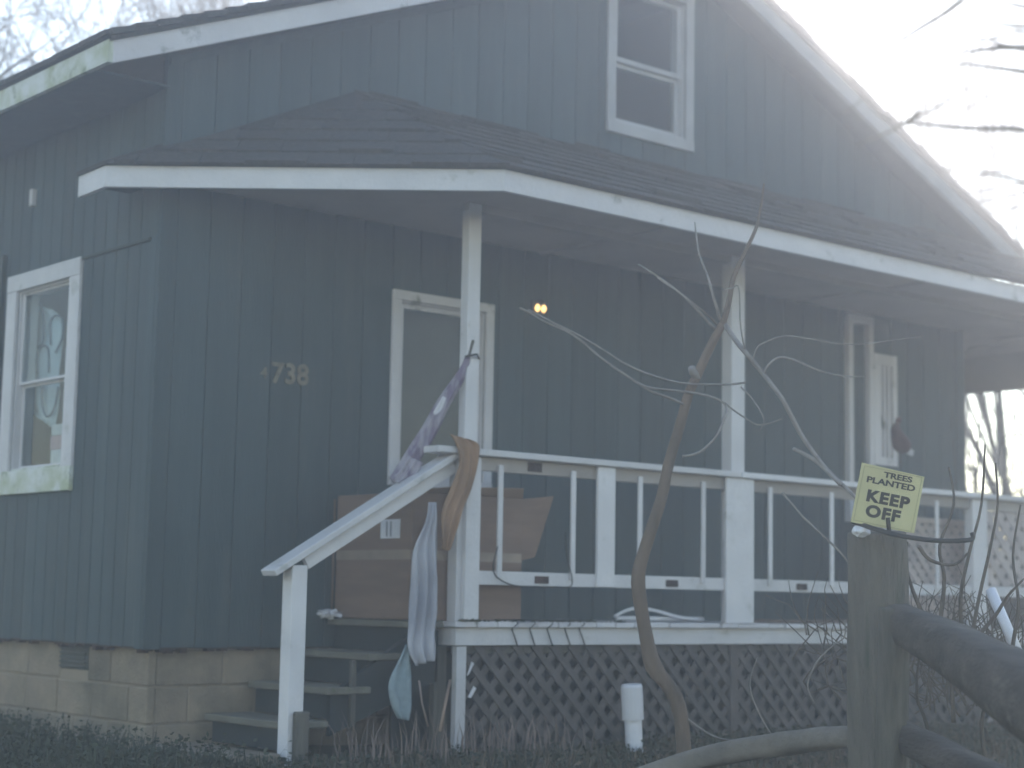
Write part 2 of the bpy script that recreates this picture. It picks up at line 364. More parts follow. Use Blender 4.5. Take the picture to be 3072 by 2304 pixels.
# curtain with loops, in the left wall window
cloth('curtain', [((0.160, 1.882, 2.508), (0.160, 1.564, 2.435)), ((0.160, 1.834, 2.320), (0.160, 1.386, 2.328)), ((0.160, 1.859, 2.098), (0.160, 1.416, 2.059)), ((0.160, 1.899, 1.905), (0.160, 1.413, 1.924)), ((0.160, 1.625, 1.789), (0.160, 1.450, 1.724))], CURT, WL, 3, .012, out=(-1, 0, 0))
for path in ([(0.140, 1.771, 2.465), (0.140, 1.673, 2.468), (0.140, 1.617, 2.350), (0.140, 1.633, 2.228), (0.140, 1.744, 2.225)],
             [(0.140, 1.511, 2.216), (0.140, 1.537, 2.342), (0.140, 1.482, 2.385), (0.140, 1.383, 2.353), (0.140, 1.371, 2.243), (0.140, 1.445, 2.163)],
             [(0.140, 1.664, 2.065), (0.140, 1.687, 2.164), (0.140, 1.632, 2.219), (0.140, 1.544, 2.192), (0.140, 1.517, 2.052)],
             [(0.140, 1.606, 1.991), (0.140, 1.579, 1.853), (0.140, 1.512, 1.794), (0.140, 1.422, 1.842), (0.140, 1.388, 1.960)],
             [(0.140, 1.804, 1.993), (0.140, 1.725, 1.960), (0.140, 1.732, 1.905), (0.140, 1.802, 1.868)]):
    B(MB().tube(smoothpath(path, 5), .007, 6), 'printed_loop', CURTP, WL, smooth=True)
for (a, c, m_, lab) in [((.075, 1.11, 1.60), (.16, 1.27, 1.68), PAPER, 'white paper packet lowest in the stack behind the left window glass'), ((.075, 1.11, 1.682), (.16, 1.29, 1.745), PINK, 'pale pink packet in the middle of the stack behind the left window glass'), ((.075, 1.13, 1.747), (.155, 1.28, 1.80), PAPER, 'white packet topmost in the stack behind the left window glass')]:
    pass
pk = [(1.495, 1.585, PAPER, 'white packet at the bottom of the stack behind the left window'), (1.587, 1.665, PINK, 'pale pink packet in the middle of the stack behind the left window'), (1.667, 1.73, PAPER, 'white packet on top of the stack behind the left window')]
for z0, z1, m_, lab in pk:
    tag(bx('packet', (.085, 1.16+R.uniform(0, .01), z0), (.16, 1.335+R.uniform(-.01, .01), z1), m_, None, bevel=.004), lab, 'packet', 'packets stacked behind the left window')

# narrow side light and slatted panel at the right of the front wall
SL = window(HOUSE, 'Y', 5.545, 5.83, 1.38, 2.88, .05, .06, .05, 2.1, m=WHITE2, proud=.05)
sh = bpy.data.objects.new('slatted_shutter', None); COL.objects.link(sh); place(sh, (5.98, -.03, 1.86), HOUSE)
for a, c in (((5.84, 1.80), (5.89, 2.62)), ((6.06, 1.80), (6.11, 2.62)), ((5.89, 2.54), (6.06, 2.62)), ((5.89, 1.80), (6.06, 1.86))):
    bx('stile', (a[0], -.045, a[1]), (c[0], -.005, c[1]), WHITE2, sh)
for k in range(3): bx('slat', (5.905+k*.052, -.035, 1.86), (5.935+k*.052, -.012, 2.54), WHITE2, sh)
# house numbers and porch light
def text(s, size, m, parent, name, org, right, up, ext=.003, bold=0, sx=1):
    c = bpy.data.curves.new(name, 'FONT'); c.body = s; c.size = size; c.extrude = ext; c.offset = bold; c.space_character = 1.0 if bold < .002 or not sx > 1 else 1.14; c.align_x = 'CENTER'; c.align_y = 'CENTER'
    t = bpy.data.objects.new('tmp', c); COL.objects.link(t)
    dg = bpy.context.evaluated_depsgraph_get(); dg.update()
    me = bpy.data.meshes.new_from_object(t.evaluated_get(dg)); bpy.data.objects.remove(t)
    r_, u_ = V(right).normalized(), V(up).normalized(); n_ = r_.cross(u_)
    vs = [tuple(V(org)+r_*v.co.x*sx+u_*v.co.y+n_*v.co.z) for v in me.vertices]; fs = [tuple(p.vertices) for p in me.polygons]
    bpy.data.meshes.remove(me)
    return finish(name, vs, fs, m, parent)
for ch, p, s in (('4', (0.646, -0.006, 1.968), .085), ('7', (0.731, -0.006, 1.972), .155), ('3', (0.814, -0.006, 1.975), .155), ('8', (0.895, -0.006, 1.977), .155)):
    text(ch, s, BRASS, FW, 'house_number', p, (1, 0, 0), (0, 0, 1), .004, .004 if s > .1 else .001)
LM = bpy.data.objects.new('porch_light', None); COL.objects.link(LM); place(LM, (2.585, 0, 2.5), HOUSE)
bx('backplate', (2.54, -.02, 2.50), (2.65, 0, 2.60), DARKMET, LM)
for x in (2.545, 2.595):
    B(MB().lathe((x, -.06, 2.525), [(0, .004), (.008, .013), (.025, .018), (.04, .012), (.048, .004)], 12), 'bulb', BULB, LM, smooth=True)
    B(MB().lathe((x, -.06, 2.573), [(0, .008), (.02, .013), (.025, .006)], 10), 'socket', DARKMET, LM, smooth=True)
B(MB().tube([(2.545, -.06, 2.597), (2.57, -.03, 2.6), (2.595, -.06, 2.597)], .005, 6), 'arm', DARKMET, LM)

# main roof -------------------------------------------------------------
ROOF = bpy.data.objects.new('roof', None); COL.objects.link(ROOF); place(ROOF, (RX, 0, RZ), HOUSE)
O, EV = .25, .45
def rk(x, dz=0): return (RZ-.040-.400*(RX-x) if x < RX else RZ-.04-.445*(x-RX))+dz   # underside of the rake fascia
def rpoly(dz0, dz1, x0, x1):
    pts = [(x0, rk(x0, dz0)), (RX, rk(RX, dz0)), (x1, rk(x1, dz0)), (x1, rk(x1, dz1)), (RX, rk(RX, dz1)), (x0, rk(x0, dz1))]
    return pts
def rakeseg(x0, x1, dz0, dz1, y0, y1, mb): mb.prism([(x0, y0, rk(x0, dz0)), (x1, y0, rk(x1, dz0)), (x1, y0, rk(x1, dz1)), (x0, y0, rk(x0, dz1))], (0, 1, 0), y1-y0)
XL, XR = -EV, XE+EV
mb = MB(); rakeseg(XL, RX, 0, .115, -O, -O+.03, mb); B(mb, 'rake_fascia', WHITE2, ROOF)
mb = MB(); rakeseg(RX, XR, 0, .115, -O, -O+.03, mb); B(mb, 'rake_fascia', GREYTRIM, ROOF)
mb = MB(); rakeseg(XL, RX, .03, .07, -O+.03, YE+.2, mb); rakeseg(RX, XR, .03, .07, -O+.03, YE+.2, mb); B(mb, 'soffit', SIDING, ROOF)
mb = MB(); rakeseg(XL-.02, RX, .116, .14, -O-.015, YE+.25, mb); rakeseg(RX, XR+.02, .116, .14, -O-.015, YE+.25, mb); B(mb, 'roof_deck', SHINGLE, ROOF)
mb = MB(); zf = rk(XL); mb.box((XL-.028, -O+.0, zf-.0), (XL-.0, YE+.2, zf+.115)); B(mb, 'eave_fascia', MOSSY, ROOF)
bx('eave_soffit', (XL, -.03, zf+.012), (.0, YE, zf+.025), SIDING, ROOF)
mb = MB(); rakeseg(-.0, 3.72, -.04, -.001, -.02, -.003, mb); B(mb, 'frieze_board', SIDING, ROOF)
# ragged shingle ends along the rake and the eave
x = XL-.03
while x < XR:
    w = R.uniform(.12, .15); mb = MB(); a, b_ = x, min(x+w, XR+.03)
    for lo in range(2):
        j = R.uniform(.0, .018); mb.prism([(a, -O-.03-j, rk(a, .141+lo*.017)), (b_, -O-.03-j, rk(b_, .136+lo*.015)), (b_, -O-.03-j, rk(b_, .150+lo*.017)), (a, -O-.03-j, rk(a, .157+lo*.022))], (0, 1, 0), .35)
    B(mb, 'shingle', SHINGLE, ROOF); x += w
y = -O-.02
while y < 3.2:
    w = R.uniform(.28, .32); z = rk(XL-.03, .14); d = R.uniform(0, .012)
    mb = MB(); mb.prism([(XL-.045-d, y, z), (XL-.045-d, y+w-.008, z), (XL+.2, y+w-.008, z+.092), (XL+.2, y, z+.092)], (-.37, 0, .93), .025)
    B(mb, 'shingle', SHINGLE, ROOF); y += w

# ------------------------------------------------------------------ porch
XP = 8.3; DZ = .67
PORCH = thing('porch', (3.5, -.8, 0), 'covered front porch with white railing, posts and a dark lattice skirt', 'porch')
x = 1.34; i = 0
while x < XP:
    w = .138; mb = MB(); mb.box((x, -.825-R.uniform(0, .02), DZ-.03), (x+w, -.0 if x < XE-.1 else 2.5, DZ-R.uniform(0, .004)))
    B(mb, 'deck_board', WHITE2 if x < 6.0 else GREYWOOD, PORCH, bevel=.002); x += w+.006
bx('deck_fascia', (1.366, -.80, .545), (4.9, -.77, .638), WHITE, PORCH); bx('deck_fascia', (4.902, -.80, .545), (XP, -.77, .638), WHITE, PORCH)
bx('deck_fascia', (1.366, -.77, .545), (1.396, -.64, .638), WHITE2, PORCH)
bx('deck_joist', (1.40, -.76, .50), (XP, -.72, .63), GREYWOOD, PORCH); bx('deck_joist', (XP-.04, -.72, .50), (XP, 2.4, .63), GREYWOOD, PORCH)
bx('deck_leg', (1.385, -.79, -.1), (1.45, -.75, .54), WHITE, PORCH); bx('deck_leg', (1.31, -.70, -.1), (1.39, -.66, .54), GREYWOOD, PORCH)
for x in (3.51, 6.03, 8.2): bx('deck_leg', (x, -.745, -.1), (x+.09, -.66, .54), GREYWOOD, PORCH)
# moss on the deck edge
mb = MB()
for k in range(170):
    x = R.choice((R.uniform(1.37, 1.50), R.uniform(1.38, 2.6))); y = R.uniform(-.845, -.80); q = R.uniform(.003, .009)
    mb.tube([(x-q, y, DZ), (x, y+R.uniform(-q, q), DZ+q*R.uniform(.4, 1.2)), (x+q, y, DZ)], [.001, q*.8, .001], 5)
B(mb, 'moss', MOSS, PORCH, kind='stuff')
def post(x0, x1, y0, y1, z0, z1, mt=WHITE, parent=PORCH): return bx('post', (x0, y0, z0), (x1, y1, z1), mt, parent, bevel=.004)
post(1.402, 1.487, -.80, -.735, DZ, 2.90)
bx('post_sleeve', (1.365, -.795, DZ), (1.401, -.72, 1.53), WHITE, PORCH); bx('post_sleeve', (1.403, -.822, DZ), (1.500, -.801, 1.53), WHITE, PORCH)
post(3.475, 3.595, -.80, -.715, DZ, 2.90)
bx('post_sleeve', (3.41, -.822, DZ), (3.655, -.801, 1.535), WHITE, PORCH)
bx('newel_post', (5.93, -.81, DZ), (6.10, -.74, 1.535), WHITE, PORCH)
bx('newel_post', (8.2, -.81, DZ), (8.29, -.74, 2.9), WHITE, PORCH)
# rails
for a, c in ((1.19, 3.52), (3.523, 5.95), (5.953, 8.2)):
    bx('top_rail', (a, -.845, 1.54), (c, -.715, 1.575), WHITE, PORCH, bevel=.004)
    bx('sub_rail', (max(a, 1.502), -.79, 1.465), (c-.03, -.755, 1.538), SOFFIT, PORCH)
    bx('bottom_rail', (max(a, 1.502), -.80, .862), (c-.03, -.762, .935), WHITE, PORCH)
for x in (1.628, 2.157, 2.677, 3.203, 3.80, 4.389, 4.95, 5.50): bx('baluster', (x, -.815, .90), (x+.034, -.802, 1.50), WHITE, PORCH)
bx('wide_baluster', (2.352, -.820, .865), (2.487, -.801, 1.535), WHITE, PORCH)
for p in (1.905, 2.915, 4.07): bx('rust_bracket', (p, -.807, .875), (p+.10, -.8005, .915), RUSTY, PORCH)
bx('rust_bracket', (1.85, -.799, 1.48), (1.95, -.7905, 1.53), RUSTY, PORCH)
bx('top_rail', (8.2, -.71, 1.54), (8.3, 2.3, 1.575), WHITE, PORCH)
# lattice
def lattice(x0, x1, z0, z1, y, m, parent, pitch=.133, w=.040, name='lattice_slat', frame=None, axis='Y', t=.006):
    L = z1-z0; ed = rectedges(x0, x1, z0, z1); W2 = w*math.sqrt(2)/2
    for s, dy in ((1, 0), (-1, -t-.001)):
        c = x0-L+R.uniform(0, pitch)
        while c < x1+L:
            k = c
            if s == 1: poly = [(k-W2, z0), (k+W2, z0), (k+W2+L, z1), (k-W2+L, z1)]
            else: poly = [(k-W2, z1), (k+W2, z1), (k+W2+L, z0), (k-W2+L, z0)]
            q = clip(poly, ed)
            if len(q) >= 3:
                if axis == 'Y': B(MB().prism([(a, y+dy, b) for a, b in q], (0, 1, 0), t), name, m, parent)
                else: B(MB().prism([(y+dy, a, b) for a, b in q], (1, 0, 0), t), name, m, parent)
            c += pitch
lattice(1.46, 3.49, -.06, .54, -.768, LATT, PORCH); lattice(3.56, 6.02, -.06, .54, -.768, LATT, PORCH)
bx('lattice_trim', (3.49, -.785, -.06), (3.56, -.762, .54), LATT, PORCH)
lattice(6.12, 8.2, .0, .54, -.768, LATTW, PORCH, pitch=.15)
lattice(6.12, 8.18, .94, 1.46, -.77, LATTW, PORCH, pitch=.135, w=.058, name='guard_slat')
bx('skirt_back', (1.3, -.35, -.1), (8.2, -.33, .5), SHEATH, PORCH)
# porch roof
PR = bpy.data.objects.new('porch_roof', None); COL.objects.link(PR); place(PR, (3.5, 0, 2.9), PORCH)
E0, E1, E2, E3 = (-.294, .375), (-.309, .054), (1.20, -1.325), (XP+.15, -1.325)
ZC = 2.84; ZT = 2.95; PK = (1.184, 0, 3.636)
def fascia(a, b, name='fascia_board', t=.025, m=WHITE):
    a, b = V((*a, 0)), V((*b, 0)); d = (b-a).normalized(); n = V((-d.y, d.x, 0))   # inward
    mb = MB(); mb.prism([(a.x, a.y, ZC), (b.x, b.y, ZC), (b.x, b.y, ZT), (a.x, a.y, ZT)], n, t); return B(mb, name, m, PR)
fascia(E0, E1); fascia(E1, E2); fascia(E2, E3, m=WHITE2); fascia(E3, (XP+.15, 2.6))
def inset(p, d): return p
cz = 2.906
mb = MB(); mb.prism([(1.21, -1.30, cz), (XP+.12, -1.30, cz), (XP+.12, 0.0-.003, cz), (-.14, -.003, cz), (-.18, -.03, cz)], (0, 0, 1), .012)
mb.prism([(XE+.02, .0, cz), (XP+.12, .0, cz), (XP+.12, 2.6, cz), (XE+.02, 2.6, cz)], (0, 0, 1), .012)
B(mb, 'porch_ceiling', SOFFIT, PR)
mb = MB(); mb.prism([(-.285, .06, cz), (-.18, -.035, cz), (-.014, -.014, cz), (-.001, .372, cz), (-.272, .372, cz)], (0, 0, 1), .012); B(mb, 'eave_soffit', SIDING, PR)
# ceiling boards' joints (battens), end header
for x in (2.6, 5.0, 7.4): bx('ceiling_batten', (x, -1.29, cz-.012), (x+.04, -.005, cz-.001), SOFFIT, PR)
bx('header_beam', (8.21, -.80, 2.60), (8.29, 2.5, 2.905), SOFFIT, PR)
bx('header_beam', (1.40, -.79, 2.86), (8.2, -.73, 2.905), SOFFIT, PR)
# facets with shingles
def facet(A, Bp, Cp, poly3, nrow, tabw=.3, m=SHINGLE, lo=0):
    """A->Bp eave edge, Cp a point up the slope; poly3 outline in 3D"""
    A, Bp, Cp = V(A), V(Bp), V(Cp); ex = (Bp-A).normalized(); n = ex.cross(Cp-A).normalized()
    if n.z < 0: n = -n
    ey = n.cross(ex)
    if (Cp-A).dot(ey) < 0: ey = -ey
    P2 = [((V(p)-A).dot(ex), (V(p)-A).dot(ey)) for p in poly3]
    ar = sum(P2[i][0]*P2[(i+1) % len(P2)][1]-P2[(i+1) % len(P2)][0]*P2[i][1] for i in range(len(P2)))
    if ar < 0: P2 = P2[::-1]
    ed = []
    for i, p in enumerate(P2):
        q = P2[(i+1) % len(P2)]; dx, dy = q[0]-p[0], q[1]-p[1]; ed.append((dy, -dx, dy*p[0]-dx*p[1]))
    W3 = lambda p, h: A+ex*p[0]+ey*p[1]+n*h
    B(MB().prism([W3(p, -.012) for p in P2], n, .010), 'roof_sheet', m, PR)
    xs_ = [p[0] for p in P2]; ym = max(p[1] for p in P2); r = ym/nrow
    for k in range(nrow+1):
        y0 = k*r-(.015 if k == 0 else 0); c = min(xs_)-R.uniform(0, tabw)
        while c < max(xs_):
            tw = tabw*R.uniform(.75, 1.15); j = R.choice((0, 0, .012)) + R.uniform(0, .004)
            q = clip([(c, y0-j if k else y0), (c+tw-.006, y0-j if k else y0), (c+tw-.006, y0+r+.03), (c, y0+r+.03)], ed if k else [(a, b, cc+ (.03 if b < 0 and abs(a) < 1e-6 else 0)*abs(b)) for a, b, cc in ed])
            if len(q) >= 3:
                h0, h1 = .012+R.choice((0, 0, .004, .012))+R.uniform(0, .003), .001+R.uniform(0, .001)
                kk = len(q); top = [W3(p, h0+(h1-h0)*(p[1]-y0)/(r+.03)) for p in q]; bot = [W3(p, 0) for p in q]
                B(MB().add(bot+top, [tuple(range(kk-1, -1, -1)), tuple(range(kk, 2*kk))]+[(i, (i+1) % kk, (i+1) % kk+kk, i+kk) for i in range(kk)]), 'shingle', m, PR)
            c += tw
zt = ZT+.012
zc0 = zt+(PK[2]-zt)*.169/.84
facet((E1[0]-.01, E1[1]-.02, zt), (E2[0], E2[1]-.02, zt), PK, [(E1[0]-.01, E1[1]-.02, zt), (E2[0], E2[1]-.02, zt), PK, (0.0, -.01, zc0), (-.05, .2, zc0-.02)][:4], 7)
facet((E2[0], E2[1]-.02, zt), (E3[0], E3[1]-.02, zt), (3, 0, PK[2]), [(E2[0], E2[1]-.02, zt), (E3[0], E3[1]-.02, zt), (E3[0], -.002, PK[2]), PK], 9, tabw=.33)
mb = MB(); mb.prism([(E0[0]-.015, E0[1], ZT+.002), (E1[0]-.015, E1[1]-.02, ZT+.002), (-.001, .01, zc0), (-.001, .375, zc0)], (0, 0, 1), .02); B(mb, 'roof_sheet', SHINGLE, PR)
mb = MB(); mb.prism([(XE+.03, 0, PK[2]-.02), (XP+.15, 0, PK[2]-.02), (XP+.15, 2.6, PK[2]-.02), (XE+.03, 2.6, PK[2]-.02)], (0, 0, 1), .02); B(mb, 'roof_sheet', SHINGLE, PR)

# ------------------------------------------------------------------ stairs with handrail
ST = thing('porch_stairs', (.7, -.4, 0), 'weathered wooden steps with a white handrail left of the porch post', 'stairs')
for X, z, m_ in ((1.10, .668, TREADW), (.86, .505, TREADW), (.61, .34, TREADW), (.355, .18, TREADW)):
    bx('tread', (X, -.74, z-.035), (X+(.235 if z > .6 else .27), -.012, z), m_, ST, bevel=.005)
B(MB().prism([(.66, -.70, .10), (1.33, -.70, .36), (1.33, -.70, .62), (1.19, -.70, .62), (.66, -.70, .30)], (0, 1, 0), .03), 'stringer', SHEATH, ST)
bx('stringer_leg', (.76, -.735, .14), (.79, -.71, .47), GREYWOOD, ST)
for x, z0, z1 in ((1.12, .505, .632), (.88, .34, .468), (.63, .18, .303), (.375, .035, .143)): bx('riser', (x+.03, -.69, z0+.001), (x+.045, -.015, z1), SHEATH, ST)  # risers coloured dark, painting in the shade between the treads
bx('newel_post', (.345, -.80, -.05), (.435, -.715, .935), WHITE, ST, bevel=.004)
bx('stub_post', (.37, -.845, -.05), (.445, -.803, .235), GREYWOOD, ST, bevel=.006)
beam('handrail', (.235, -.76, .893), (1.36, -.76, 1.547), .125, .034, WHITE, ST, .004)
beam('handrail_board', (.44, -.757, .955), (1.36, -.757, 1.49), .03, .085, WHITE, ST, .003)
tag(bx('step_slab', (.02, -.78, -.06), (.33, .02, .035), MORTAR, None, bevel=.008), 'low concrete slab at the foot of the wooden steps', 'slab')

# ------------------------------------------------------------------ things on the porch
BOX = thing('cardboard_box', (1.5, -.35, DZ), 'large brown cardboard box with tape and a white label behind the railing', 'cardboard box')
x0, x1, y0, y1, z0, z1 = 1.14, 1.90, -.70, .0, DZ+.003, 1.335
y1 = -.02
bx('carton', (x0, y0, z0), (x1, y1, z1), CARD, BOX, bevel=.004)
bx('tape', (x0-.002, y0+.001, .985), (x0-.0002, y1-.005, 1.035), TAPE, BOX, 0); bx('tape', (x0+.005, y0-.002, .985), (x1-.005, y0-.0002, 1.035), TAPE, BOX, 0)
lab_ = bx('shipping_label', (x0-.003, -.60, 1.095), (x0-.0005, -.43, 1.195), PAPER, BOX, 0)
for k in range(2): bx('printed_bar', (x0-.005, -.53+k*.035, 1.105), (x0-.0031, -.515+k*.035, 1.185), INKGREY, BOX, 0)
B(MB().prism([(x0-.01, y1, z0), (x0-.035, y1-.02, z0), (x0-.035, y1-.02, z1-.02), (x0-.01, y1, z1-.02)], (.3, 1, 0), .005), 'flap', CARDTOP, BOX)
B(MB().prism([(x1+.001, y0+.005, 1.0), (x1+.08, y0-.015, 1.02), (x1+.20, y0-.03, 1.36), (x1+.001, y0+.005, z1)], (0, 1, 0), .005), 'flap', CARD, BOX)
B(MB().prism([(x0, y0, z1), (x1, y0, z1), (x1-.04, y0-.05, z1+.05), (x0+.2, y0-.05, z1+.03)], (0, 0, 1), .005), 'flap', CARDTOP, BOX)

# crumpled paper on the steps
def lump(name, c, s, m, seed=1, sc=6, amp=.3, n=2, parent=None):
    import bmesh
    bm = bmesh.new(); bmesh.ops.create_icosphere(bm, subdivisions=n, radius=1)
    vs = [tuple(V((v.co.x*s[0], v.co.y*s[1], v.co.z*s[2]))*(1+amp*noise.noise(v.co*sc*.3+V((seed, 0, 0)))) + V(c)) for v in bm.verts]
    fs = [tuple(v.index for v in f.verts) for f in bm.faces]; bm.free()
    return finish(name, vs, fs, m, parent)
tag(lump('crumpled_paper', (1.07, -.065, DZ+.022), (.045, .075, .022), PAPER, 3, 14, .9, 3), 'crumpled white paper beside the cardboard box', 'paper')
# hanging cloths
tag(cloth('hanging_sheet', [((1.142, -0.830, 1.276), (1.197, -0.830, 1.279)), ((1.115, -0.830, 1.168), (1.206, -0.830, 1.172)), ((1.051, -0.830, 1.024), (1.213, -0.830, 1.029)), ((1.051, -0.830, 0.860), (1.218, -0.830, 0.863)), ((1.039, -0.830, 0.674), (1.218, -0.830, 0.675)), ((1.026, -0.830, 0.534), (1.219, -0.830, 0.534)), ((1.072, -0.830, 0.446), (1.220, -0.830, 0.475))], SHEET, None, 2.8, .022),
    'long grey white sheet hanging beside the porch corner post', 'sheet')
tag(cloth('hanging_towel', [((1.042, -0.800, 0.552), (1.065, -0.800, 0.552)), ((0.992, -0.800, 0.464), (1.074, -0.800, 0.464)), ((0.937, -0.800, 0.362), (1.083, -0.800, 0.359)), ((0.961, -0.800, 0.258), (1.081, -0.800, 0.255)), ((1.007, -0.800, 0.183), (1.066, -0.800, 0.172))], BLUECL, None, 1.5, .012),
    'small pale blue towel hanging below the grey white sheet', 'towel')
# furled cloth on a slanted pole
FL = thing('furled_banner', (1.072, -0.620, 1.412), 'furled faded purple banner on a slanted pole tied to the corner post', 'banner')
pa = smoothpath([(1.442, -0.800, 2.154), (1.385, -0.790, 1.988), (1.304, -0.740, 1.817), (1.232, -0.700, 1.649), (1.145, -0.660, 1.487), (1.073, -0.640, 1.375)], 5)
B(MB().tube(pa, .009, 8), 'pole', GREYWOOD, FL, smooth=True)
mb = MB(); nseg = 26; k = 20
rad = lambda t: .016+.026*math.sin(min(t*1.15, 1)*math.pi*.62)
vs = []; pp = pa[3:]
for i, p in enumerate(pp):
    t = i/(len(pp)-1); d = (pp[min(i+1, len(pp)-1)]-pp[max(i-1, 0)]).normalized(); a = d.cross(V((0, 1, 0))).normalized(); b_ = d.cross(a)
    for j in range(k):
        th = 2*math.pi*j/k; rr = rad(t)*(1+.28*math.sin(5*th+t*4)+.15*noise.noise(V((th, t*6, 0))))
        vs.append(p+a*math.cos(th)*rr+b_*math.sin(th)*rr*.6)
fs = [(i*k+j, i*k+(j+1) % k, (i+1)*k+(j+1) % k, (i+1)*k+j) for i in range(len(pp)-1) for j in range(k)]
fs += [tuple(range(k))[::-1], tuple((len(pp)-1)*k+j for j in range(k))]
finish('banner_cloth', [tuple(v) for v in vs], fs, PURPLE, FL, smooth=True)
cloth('highlight_strip', [((1.212, -0.840, 1.831), (1.231, -0.840, 1.823)), ((1.179, -0.830, 1.775), (1.210, -0.830, 1.763)), ((1.156, -0.830, 1.739), (1.174, -0.830, 1.731))], PAPER, FL, 1, .003)  # bright highlight on the banner, put in as a separate white strip
cloth('cloth_end', [((1.069, -0.740, 1.514), (1.166, -0.740, 1.485)), ((1.025, -0.730, 1.440), (1.125, -0.730, 1.410)), ((0.967, -0.730, 1.389), (1.057, -0.730, 1.358))], PURPLE, FL, 2.5, .012)
B(MB().tube([(1.378, -0.815, 2.059), (1.445, -0.830, 2.077), (1.486, -0.800, 2.059)], .006, 6), 'tie_wire', DARKMET, FL)
# orange cloth tied to the post
tag(cloth('orange_scarf', [((1.251, -0.860, 1.634), (1.363, -0.860, 1.618)), ((1.291, -0.862, 1.579), (1.438, -0.862, 1.589)), ((1.315, -0.862, 1.488), (1.428, -0.862, 1.486)), ((1.270, -0.862, 1.365), (1.394, -0.862, 1.358)), ((1.212, -0.862, 1.243), (1.335, -0.862, 1.239)), ((1.203, -0.862, 1.147), (1.300, -0.862, 1.151)), ((1.211, -0.862, 1.076), (1.266, -0.862, 1.064)), ((1.206, -0.862, 1.038), (1.246, -0.862, 1.030))], ORANGE, None, 2.2, .012),
    'faded orange cloth tied around the corner post at the railing', 'cloth')
# tubes and straw on the deck
for p, q, lab in (((6.800, 3.193, 0.690), (5.944, 1.601, 0.690), 'straight white plastic pipe lying on the porch deck'), ):
    tag(tube('plastic_pipe', [(p[0], -.70, .69), (3.33, -.72, .69)] if False else [(2.72, -.60, .69), (3.38, -.66, .69)], .013, PVC, None, 10), lab, 'pipe')
tag(tube('bent_hose', smoothpath([(2.70, -.60, .70), (2.80, -.64, .745), (2.95, -.66, .74), (3.15, -.68, .70), (3.3, -.70, .69)], 4), .010, PVC, None, 8), 'bent white hose lying above the straight pipe on the deck', 'hose')
mb = MB()
for k in range(500):
    x = R.uniform(3.65, 5.2); y = R.uniform(-.81, -.60); a = R.gauss(0, .35); l = R.uniform(.06, .22); z = DZ+R.uniform(.0, .012)+max(0, (x-4.5))*.09*R.random()
    mb.tube([(x, y, z), (x+l*math.cos(a)*.5, y+l*math.sin(a)*.5, z+R.uniform(0, .012)), (x+l*math.cos(a), y+l*math.sin(a), z+R.uniform(-.0, .01))], .0022, 3, False)
o = B(mb, 'straw', STRAWM, None, kind='stuff')
# dead leaves along the deck edge
# dark slanted stripes over the deck fascia, shaped as thin cords
for k, (xa, xb) in enumerate(((1108, 1118), (1145, 1156), (1183, 1194), (1220, 1231), (1252, 1264))):
    pass
CDT = thing('dark_stripes', (1.9, -.75, .678), 'dark cord lying along the deck edge with five slanted dark stripes over the fascia', 'string lights')
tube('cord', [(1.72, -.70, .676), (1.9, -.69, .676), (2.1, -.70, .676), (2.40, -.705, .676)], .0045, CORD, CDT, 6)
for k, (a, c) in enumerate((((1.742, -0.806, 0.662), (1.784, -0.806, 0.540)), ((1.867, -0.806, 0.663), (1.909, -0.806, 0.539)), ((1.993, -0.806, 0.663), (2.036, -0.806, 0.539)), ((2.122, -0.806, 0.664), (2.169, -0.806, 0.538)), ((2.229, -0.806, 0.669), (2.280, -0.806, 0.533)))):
    tube('dark_stripe', [(a[0]-.03, -.70, .678), (a[0]-.008, -.85, .678), (a[0], -.856, .66), V(a)+V((0, -.004, -.03)), V(c)+V((0, -.004, 0))], .0035, CORD, CDT, 6)
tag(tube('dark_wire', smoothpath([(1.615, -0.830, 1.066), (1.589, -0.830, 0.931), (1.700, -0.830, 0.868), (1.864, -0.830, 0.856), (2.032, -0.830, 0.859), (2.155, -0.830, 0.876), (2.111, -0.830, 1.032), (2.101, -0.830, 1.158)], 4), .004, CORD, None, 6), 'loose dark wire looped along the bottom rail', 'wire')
# figurine on the rail
FG = thing('rooster_figurine', (5.265, -0.700, 1.746), 'small dark reddish rooster shaped figurine standing behind the yellow sign', 'figurine')
B(MB().tube(smoothpath([(5.354, -0.700, 1.853), (5.293, -0.700, 1.868), (5.242, -0.700, 1.917), (5.218, -0.700, 1.978), (5.244, -0.700, 2.021)], 4), [.02, .03, .045, .055, .06, .062, .06, .055, .05, .045, .04, .036, .03, .026, .02, .015, .012], 12), 'body', REDBR, FG, smooth=True)
B(MB().tube(smoothpath([(5.244, -0.700, 2.021), (5.254, -0.700, 2.041), (5.275, -0.700, 2.052)], 3), [.016, .02, .022, .02, .016, .01, .004], 10), 'head', REDBR, FG, smooth=True)
B(MB().prism([(5.318, -0.700, 1.891), (5.420, -0.700, 1.835), (5.404, -0.700, 1.803), (5.292, -0.700, 1.827)], (0, 1, 0), .012), 'tail', WHITE2, FG)
B(MB().tube([(5.267, -0.700, 1.856), (5.268, -0.700, 1.571)], .007, 6), 'stand', DARKMET, FG)
# lattice panel leaning on the porch
LP = thing('lattice_panel', (5.7, -.6, DZ), 'loose pinkish white lattice panel standing behind the right railing', 'lattice panel')
lattice(5.15, 6.3, .70, 1.36, -.55, LATTW, LP, pitch=.10, w=.045, name='slat')
bx('border', (5.15, -.57, 1.36), (6.3, -.54, 1.40), LATTW, LP)

